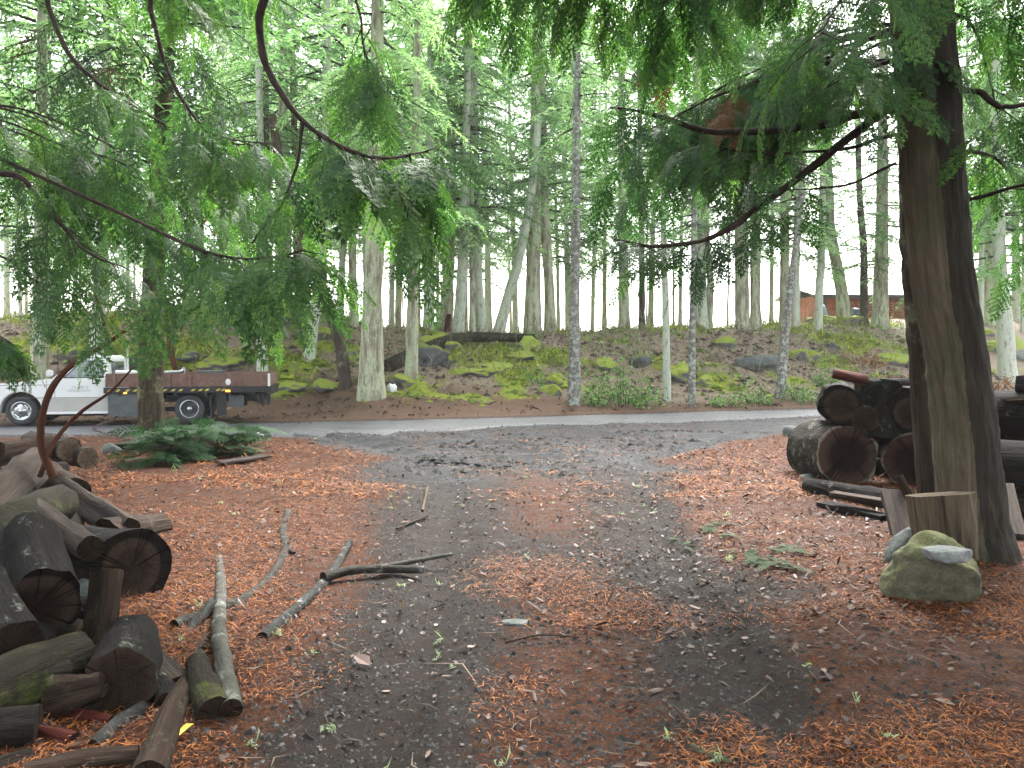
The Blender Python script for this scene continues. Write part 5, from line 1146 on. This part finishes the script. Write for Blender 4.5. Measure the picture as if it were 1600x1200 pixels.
def wheel(u, v, front, name='wheel'):
    o = bpy.data.objects.new(name, None); COL.objects.link(o); o.parent = T_; o.location = (u, v, .31)
    def lathe(prof, mat, nm, seg=40):
        Vv = []; n = len(prof)
        for k in range(seg):
            a = 2 * math.pi * k / seg
            for (rr, y) in prof: Vv.append((rr * math.cos(a), y, rr * math.sin(a)))
        Qd = [[k * n + i, k * n + i + 1, ((k + 1) % seg) * n + i + 1, ((k + 1) % seg) * n + i] for k in range(seg) for i in range(n - 1)]
        return Geo().add(Vv, Qd).build(nm, mat, o)
    lathe([(.19, .02), (.205, -.005), (.25, -.012), (.295, .005), (.31, .04), (.31, .15), (.295, .19), (.2, .19), (.19, .17)], M['rubber'], 'tyre')
    if front:
        rm = lathe([(.0, -.035), (.045, -.035), (.055, -.005), (.10, .005), (.12, .03), (.16, .025), (.175, .0), (.195, -.008), (.20, .02)], M['chrome'], 'rim')
        for k in range(6):
            a = k * math.pi / 3 + .3; h = Geo(); c = (.135 * math.cos(a), .134 * math.sin(a))
            pp = [(c[0] + .016 * math.cos(t), .018, c[1] + .016 * math.sin(t)) for t in np.linspace(0, 2 * math.pi, 9)[:-1]]
            h.add(pp + [(c[0], .016, c[1])], [[8, i, (i + 1) % 8] for i in range(8)]).build('hole', M['black'], o)
    else:
        lathe([(.20, .0), (.188, -.012), (.178, -.006), (.165, .03), (.155, .10), (.145, .12)], M['chrome'], 'rim')
        lathe([(.15, .12), (.06, .115), (.055, .03), (.05, .02), (0, .02)], M['toolbox'], 'hub')
        lathe([(.052, .025), (.045, .012), (0, .010)], M['chrome'], 'hub_cap')
    return o
wheel(0, .03, True); w2 = wheel(0, 1.42, True); wheel(3.30, -.02, False); wheel(3.30, .20, False); wheel(3.30, 1.25, False); wheel(3.30, 1.45, False)
bx('panel_gap', .50, .507, -.003, .002, .60, .95, M['toolbox'], T_, 0); bx('hood_gap', -.70, .60, -.004, .002, .842, .850, M['toolbox'], T_, 0)
bx('drip_rail', 1.14, 1.62, .085, .10, 1.405, 1.418, M['black'], T_, 0); bx('antenna', .70, .712, .06, .072, .98, 1.55, M['black'], T_, 0)
bx('seat', 1.30, 1.44, .25, 1.35, .70, 1.22, M['black'], T_, .02)
bx('cargo_box', 3.4, 3.9, .4, 1.0, .70, 1.12, M['toolbox'], T_, .01)
bx('wheel_well', -.36, .40, .25, 1.4, .30, .70, M['black'], T_, 0)
# bed
bx('deck', 1.64, 4.98, -.12, 1.76, .665, .70, M['black'], T_, .005)
bx('deck_rail', 1.63, 4.99, -.135, -.10, .665, .785, M['black'], T_, .006); bx('deck_rail', 1.63, 4.99, 1.74, 1.775, .665, .785, M['black'], T_, .006)
bx('deck_rail', 4.96, 5.0, -.10, 1.74, .60, .785, M['black'], T_, .006)
for i, u in enumerate([1.70, 1.86, 2.05, 2.2, 2.33, 2.78, 2.95, 3.10, 3.35, 3.50, 3.63, 3.86, 3.96]):
    prism('tape_stripe', [(u, .700), (u + .06, .700), (u + .11, .745), (u + .05, .745)], -.139, -.134, M['tape'], T_)
for (u0, u1) in ((1.68, 2.72), (2.73, 3.86), (3.87, 4.93)):
    bx('side_board', u0, u1, -.115, -.085, .795, 1.075, M['board'], T_, .006); bx('side_board', u0, u1, 1.72, 1.75, .795, 1.075, M['board'], T_, .006)
for u in (1.80, 2.88, 3.30, 4.32, 2.25): bx('stake', u, u + .075, -.150, -.118, .79, 1.085, M['board'], T_, .005)
bx('end_board', 1.66, 1.69, -.08, 1.72, .795, 1.075, M['board'], T_, .005); bx('end_board', 4.94, 4.965, -.08, 1.72, .795, 1.05, M['board'], T_, .005)
bx('end_cap', 4.935, 4.985, -.125, -.075, .79, 1.07, M['reflector'], T_, .005)
bx('side_toolbox', 1.70, 2.72, -.09, .40, .16, .655, M['toolbox'], T_, .012)
bx('toolbox_latch', 2.28, 2.36, -.10, -.09, .42, .50, M['reflector'], T_, .004)
bx('marker_lamp', 2.02, 2.09, -.142, -.135, .655, .685, M['amber'], T_, 0)
bx('marker_lamp', 4.06, 4.16, -.15, -.135, .675, .72, M['amber'], T_, .004)
g = Geo(); pp = [(4.12 + .055 * math.cos(t), -.152, .89 + .07 * math.sin(t)) for t in np.linspace(0, 2 * math.pi, 17)[:-1]]
g.add(pp + [(4.12, -.156, .89)], [[16, i, (i + 1) % 16] for i in range(16)]).build('reflector', M['reflector'], T_)
bx('chassis_rail', 1.2, 4.75, .42, .50, .44, .60, M['black'], T_, 0); bx('chassis_rail', 1.2, 4.75, 1.14, 1.22, .44, .60, M['black'], T_, 0)
for u in (1.9, 2.6, 3.0, 3.6, 4.1, 4.6): bx('cross_member', u, u + .07, -.09, 1.73, .60, .664, M['black'], T_, 0)
bx('axle', 3.25, 3.35, .2, 1.45, .27, .36, M['black'], T_, .01)
bx('mud_flap', 3.86, 4.06, -.04, -.01, .16, .66, M['black'], T_, .004); bx('mud_flap', 3.72, 3.75, -.02, .40, .10, .60, M['black'], T_, 0); bx('mud_flap', 3.72, 3.75, 1.24, 1.64, .10, .60, M['black'], T_, 0)
bx('rear_locker', 4.1, 4.42, .0, .6, .34, .60, M['toolbox'], T_, .01)
bx('bumper', 4.70, 4.76, -.05, 1.68, .40, .60, M['black'], T_, .006)
for v in (.0, .22): bx('hitch_bracket', 4.78, 4.84, v, v + .05, .36, .62, M['black'], T_, 0); bx('hitch_bracket', 4.90, 4.95, v, v + .05, .38, .62, M['black'], T_, 0)
bx('exhaust', 1.3, 2.9, .9, 1.0, .2, .30, M['black'], T_, .01); bx('transmission', .5, 1.6, .5, 1.1, .16, .42, M['black'], T_, .02)
for u in (1.95, 2.40):
    V, Q, tc = tube([(u, .5, .70), (u, .5, 1.72)], [.022, .022], 8, rings=3); Geo().add(V, Q, 0, tc).build('rack_post', M['reflector'], T_)
bx('rack_mesh', 1.98, 2.38, .49, .51, 1.1, 1.42, M['black'], T_, 0)
V, Q, tc = tube([(1.85, -.02, 1.105), (2.75, -.02, 1.105)], [.045, .045], 12, rings=3)
g = Geo().add(V, Q, 0, tc); pipe = g.build('white_pipe', M['paint'], None, True); pipe.location = T_.location; pipe.rotation_euler = T_.rotation_euler; tag(pipe, 'white pipe lying along the top of the truck sideboard', 'pipe')
V, Q, tc = tube([(2.75, .25, 1.08), (3.05, .25, 1.10), (3.15, .25, 1.13)], [.05, .04, .06], 10, rings=6); g = Geo().add(V, Q, 0, tc); g.add(np.array([[3.12, .22, 1.0], [3.18, .22, 1.0], [3.18, .22, 1.20], [3.12, .22, 1.20], [3.12, .3, 1.0], [3.18, .3, 1.0], [3.18, .3, 1.20], [3.12, .3, 1.20]]), [[0, 1, 2, 3], [4, 7, 6, 5], [0, 4, 5, 1], [3, 2, 6, 7], [0, 3, 7, 4], [1, 5, 6, 2]])
jk = g.build('trailer_jack', M['chrome'], None, False); jk.location = T_.location; jk.rotation_euler = T_.rotation_euler; tag(jk, 'grey metal jack lying in the truck bed just right of the slender cedar trunk', 'tool')
# dangling chain from the toolbox to the cedar foot
Mt = Matrix.Translation(T_.location) @ Matrix.Rotation(ang, 4, 'Z')
c0 = Mt @ Vector((1.86, -.05, .17)); c1 = Gp(226, 699)
ch = empty('chain', c1); tag(ch, 'rusty hanging chain running from the side toolbox down to the cedar foot', 'chain')
M['rust'] = plain('rusty_steel', (.08, .05, .045), .6, .5, .3, 30)
pts = catmull([c0, c0 + Vector((.12, -.5, -.05)), c0 + Vector((.25, -1.4, -.13)), Gp(205, 690) + Vector((0, 0, .03)), c1 + Vector((0, 0, .03))], 90)
n = 44
tm = Geo(); cc = [(.045 * math.cos(t) + .02 * (1 if math.cos(t) > 0 else -1), .022 * math.sin(t), 0) for t in np.linspace(0, 2 * math.pi, 13)[:-1]]
V, Q, tc = tube(cc + [cc[0]], [.009, .009], 5, rings=13); tm.add(V, Q, 0, tc); cm = tm.mesh('link', M['rust'])
for i in range(n):
    p0 = pts[int(i * 89 / n)]; p1 = pts[min(89, int((i + 1) * 89 / n))]; d = Vector(p1 - p0).normalized()
    o = link('link', cm, ch, Vector((p0 + p1) / 2) - c1); qd = d.to_track_quat('X', 'Z'); o.rotation_mode = 'QUATERNION'; o.rotation_quaternion = qd @ Euler((R(90) * (i % 2), 0, 0)).to_quaternion()

# ------------------------------------------------------------------ red cabin behind the crest
M['cabin_wall'] = plain('red_cabin_boards', (.50, .17, .10), .8, 0, .3, 4)
M['roof_metal'] = plain('pale_metal_roof', (.55, .56, .58), .4, .2, .06, 2)
M['trim'] = plain('dark_trim', (.06, .05, .05), .6)
M['fire'] = plain('split_firewood', (.42, .17, .09), .8, 0, .35, 7)
cy0 = 39.0; cx0 = (1277 - 800) / F * cy0; cz = 2.6
cab_ = empty('cabin', (cx0, cy0, cz), R(4)); tag(cab_, 'low red wooden cabin with a pale metal roof behind the crest at the right', 'cabin')
Wd, Dp, Hh = 11.5, 4.0, 2.0
zt = P(0, 462, cy0).z - cz
k = 0; u = 0
while u < Wd:
    prism('board', [(u, 0), (u + .235, 0), (u + .235, zt), (u, zt)], 0, .03 + .012 * (k % 2), M['cabin_wall'], cab_); u += .24; k += 1
bx('end_wall', -.03, 0, .03, Dp, 0, zt, M['cabin_wall'], cab_, 0); bx('end_wall', Wd, Wd + .03, .03, Dp, 0, zt, M['cabin_wall'], cab_, 0); bx('back_wall', 0, Wd, Dp, Dp + .03, 0, zt, M['cabin_wall'], cab_, 0)
rf = bpy.data.objects.new('roof', None); COL.objects.link(rf); rf.parent = cab_
for i in range(24):
    u0 = -.5 + i * .52; bm = bmesh.new(); c = [(u0, -.5, zt), (u0 + .515, -.5, zt), (u0 + .515, 2, zt + .55), (u0, 2, zt + .55)]
    A_ = [bm.verts.new(q) for q in c]; B_ = [bm.verts.new((q[0], q[1], q[2] + .03 + .008 * (i % 2))) for q in c]
    bm.faces.new(A_); bm.faces.new(B_[::-1])
    for j in range(4): bm.faces.new((A_[j], B_[j], B_[(j + 1) % 4], A_[(j + 1) % 4]))
    finish(bm, 'roof_panel', M['roof_metal'], rf)
bm = bmesh.new(); bm.faces.new([bm.verts.new(q) for q in ((-.5, 2.0, zt + .56), (Wd + .5, 2.0, zt + .56), (Wd + .5, 4.5, zt), (-.5, 4.5, zt))]); finish(bm, 'rear_slope', M['roof_metal'], rf)
bx('eave_board', -.5, Wd + .5, -.53, -.50, zt - .16, zt + .02, M['trim'], cab_, 0)
for u in (.1, 1.25, 4.2, 7.2, 10.2): bx('porch_post', u, u + .12, -.42, -.30, 0, zt - .02, M['trim'], cab_, 0)
fw = bpy.data.objects.new('firewood_stack', None); COL.objects.link(fw); fw.location = cab_.location; fw.rotation_euler = cab_.rotation_euler; tag(fw, 'orange-brown split firewood stacked against the front wall of the cabin', 'firewood')
tpl = Geo(); V, Q, tc = tube([(0, -.2, 0), (0, .2, 0)], [.075, .07], 5, rings=2); tpl.add(V, Q, 0, tc)
tpl.add(list(V[:5]) + [(0, -.2, 0)], [[5, 1, 0], [5, 2, 1], [5, 3, 2], [5, 4, 3], [5, 0, 4]]); fm = tpl.mesh('split_piece', M['fire'], False)
cnt = 0
for row in range(10):
    for i in range(46):
        u = 1.45 + i * .16 + (row % 2) * .08 + random.uniform(-.015, .015)
        if 2.9 < u < 3.2 or row * .13 > 1.35 - .5 * abs(math.sin(u)) or cnt >= 295: continue
        o = link('split_piece', fm, fw, (u, -.22 + random.uniform(-.03, .03), .62 + row * .135)); o.rotation_euler = (0, random.uniform(0, 6), 0); s = random.uniform(.85, 1.15); o.scale = (s, 1, s); cnt += 1
for i in range(5): bx('pallet_board', 1.4, 8.9, -.42 + i * .09, -.36 + i * .09, .46, .54, M['trim'], fw, 0)
for u in (1.5, 3.4, 5.4, 7.4, 8.8): bx('pallet_leg', u, u + .1, -.42, 0 - .01, 0, .455, M['trim'], fw, 0)
M['tarp'] = plain('blue_grey_tarp', (.22, .32, .33), .5)
o = rock('covered_bin', Vector(P(1284, 490, 38.2)), .30, .3, .45, M['tarp'], 'blue-grey covered bundle at the left end of the cabin porch', 71, 3, .15, 'bin')
M['binblue'] = plain('dark_blue_plastic', (.03, .06, .09), .4)
o = rock('storage_bin', Vector(P(1335, 491, 38.0)), .36, .3, .32, M['binblue'], 'dark blue bin in front of the firewood, between two trunks', 72, 3, .12, 'bin')
# small pale sign beyond the big cedar
sg = Gp(1537, 600, 17); so_ = empty('small_sign', sg); tag(so_, 'small pale blue sign on a thin post just right of the big cedar trunk', 'sign')
M['signp'] = plain('pale_blue_sign', (.5, .66, .78), .5)
h_ = P(1537, 558, sg.y).z - sg.z
V, Q, tc = tube([(0, 0, -.2), (0, 0, h_ - .1)], [.02, .02], 6, rings=3); Geo().add(V, Q, 0, tc).build('post', M['toolbox'], so_)
bx('sign_plate', -.10, .10, -.03, -.022, h_ - .16, h_ + .14, M['signp'], so_, .003)
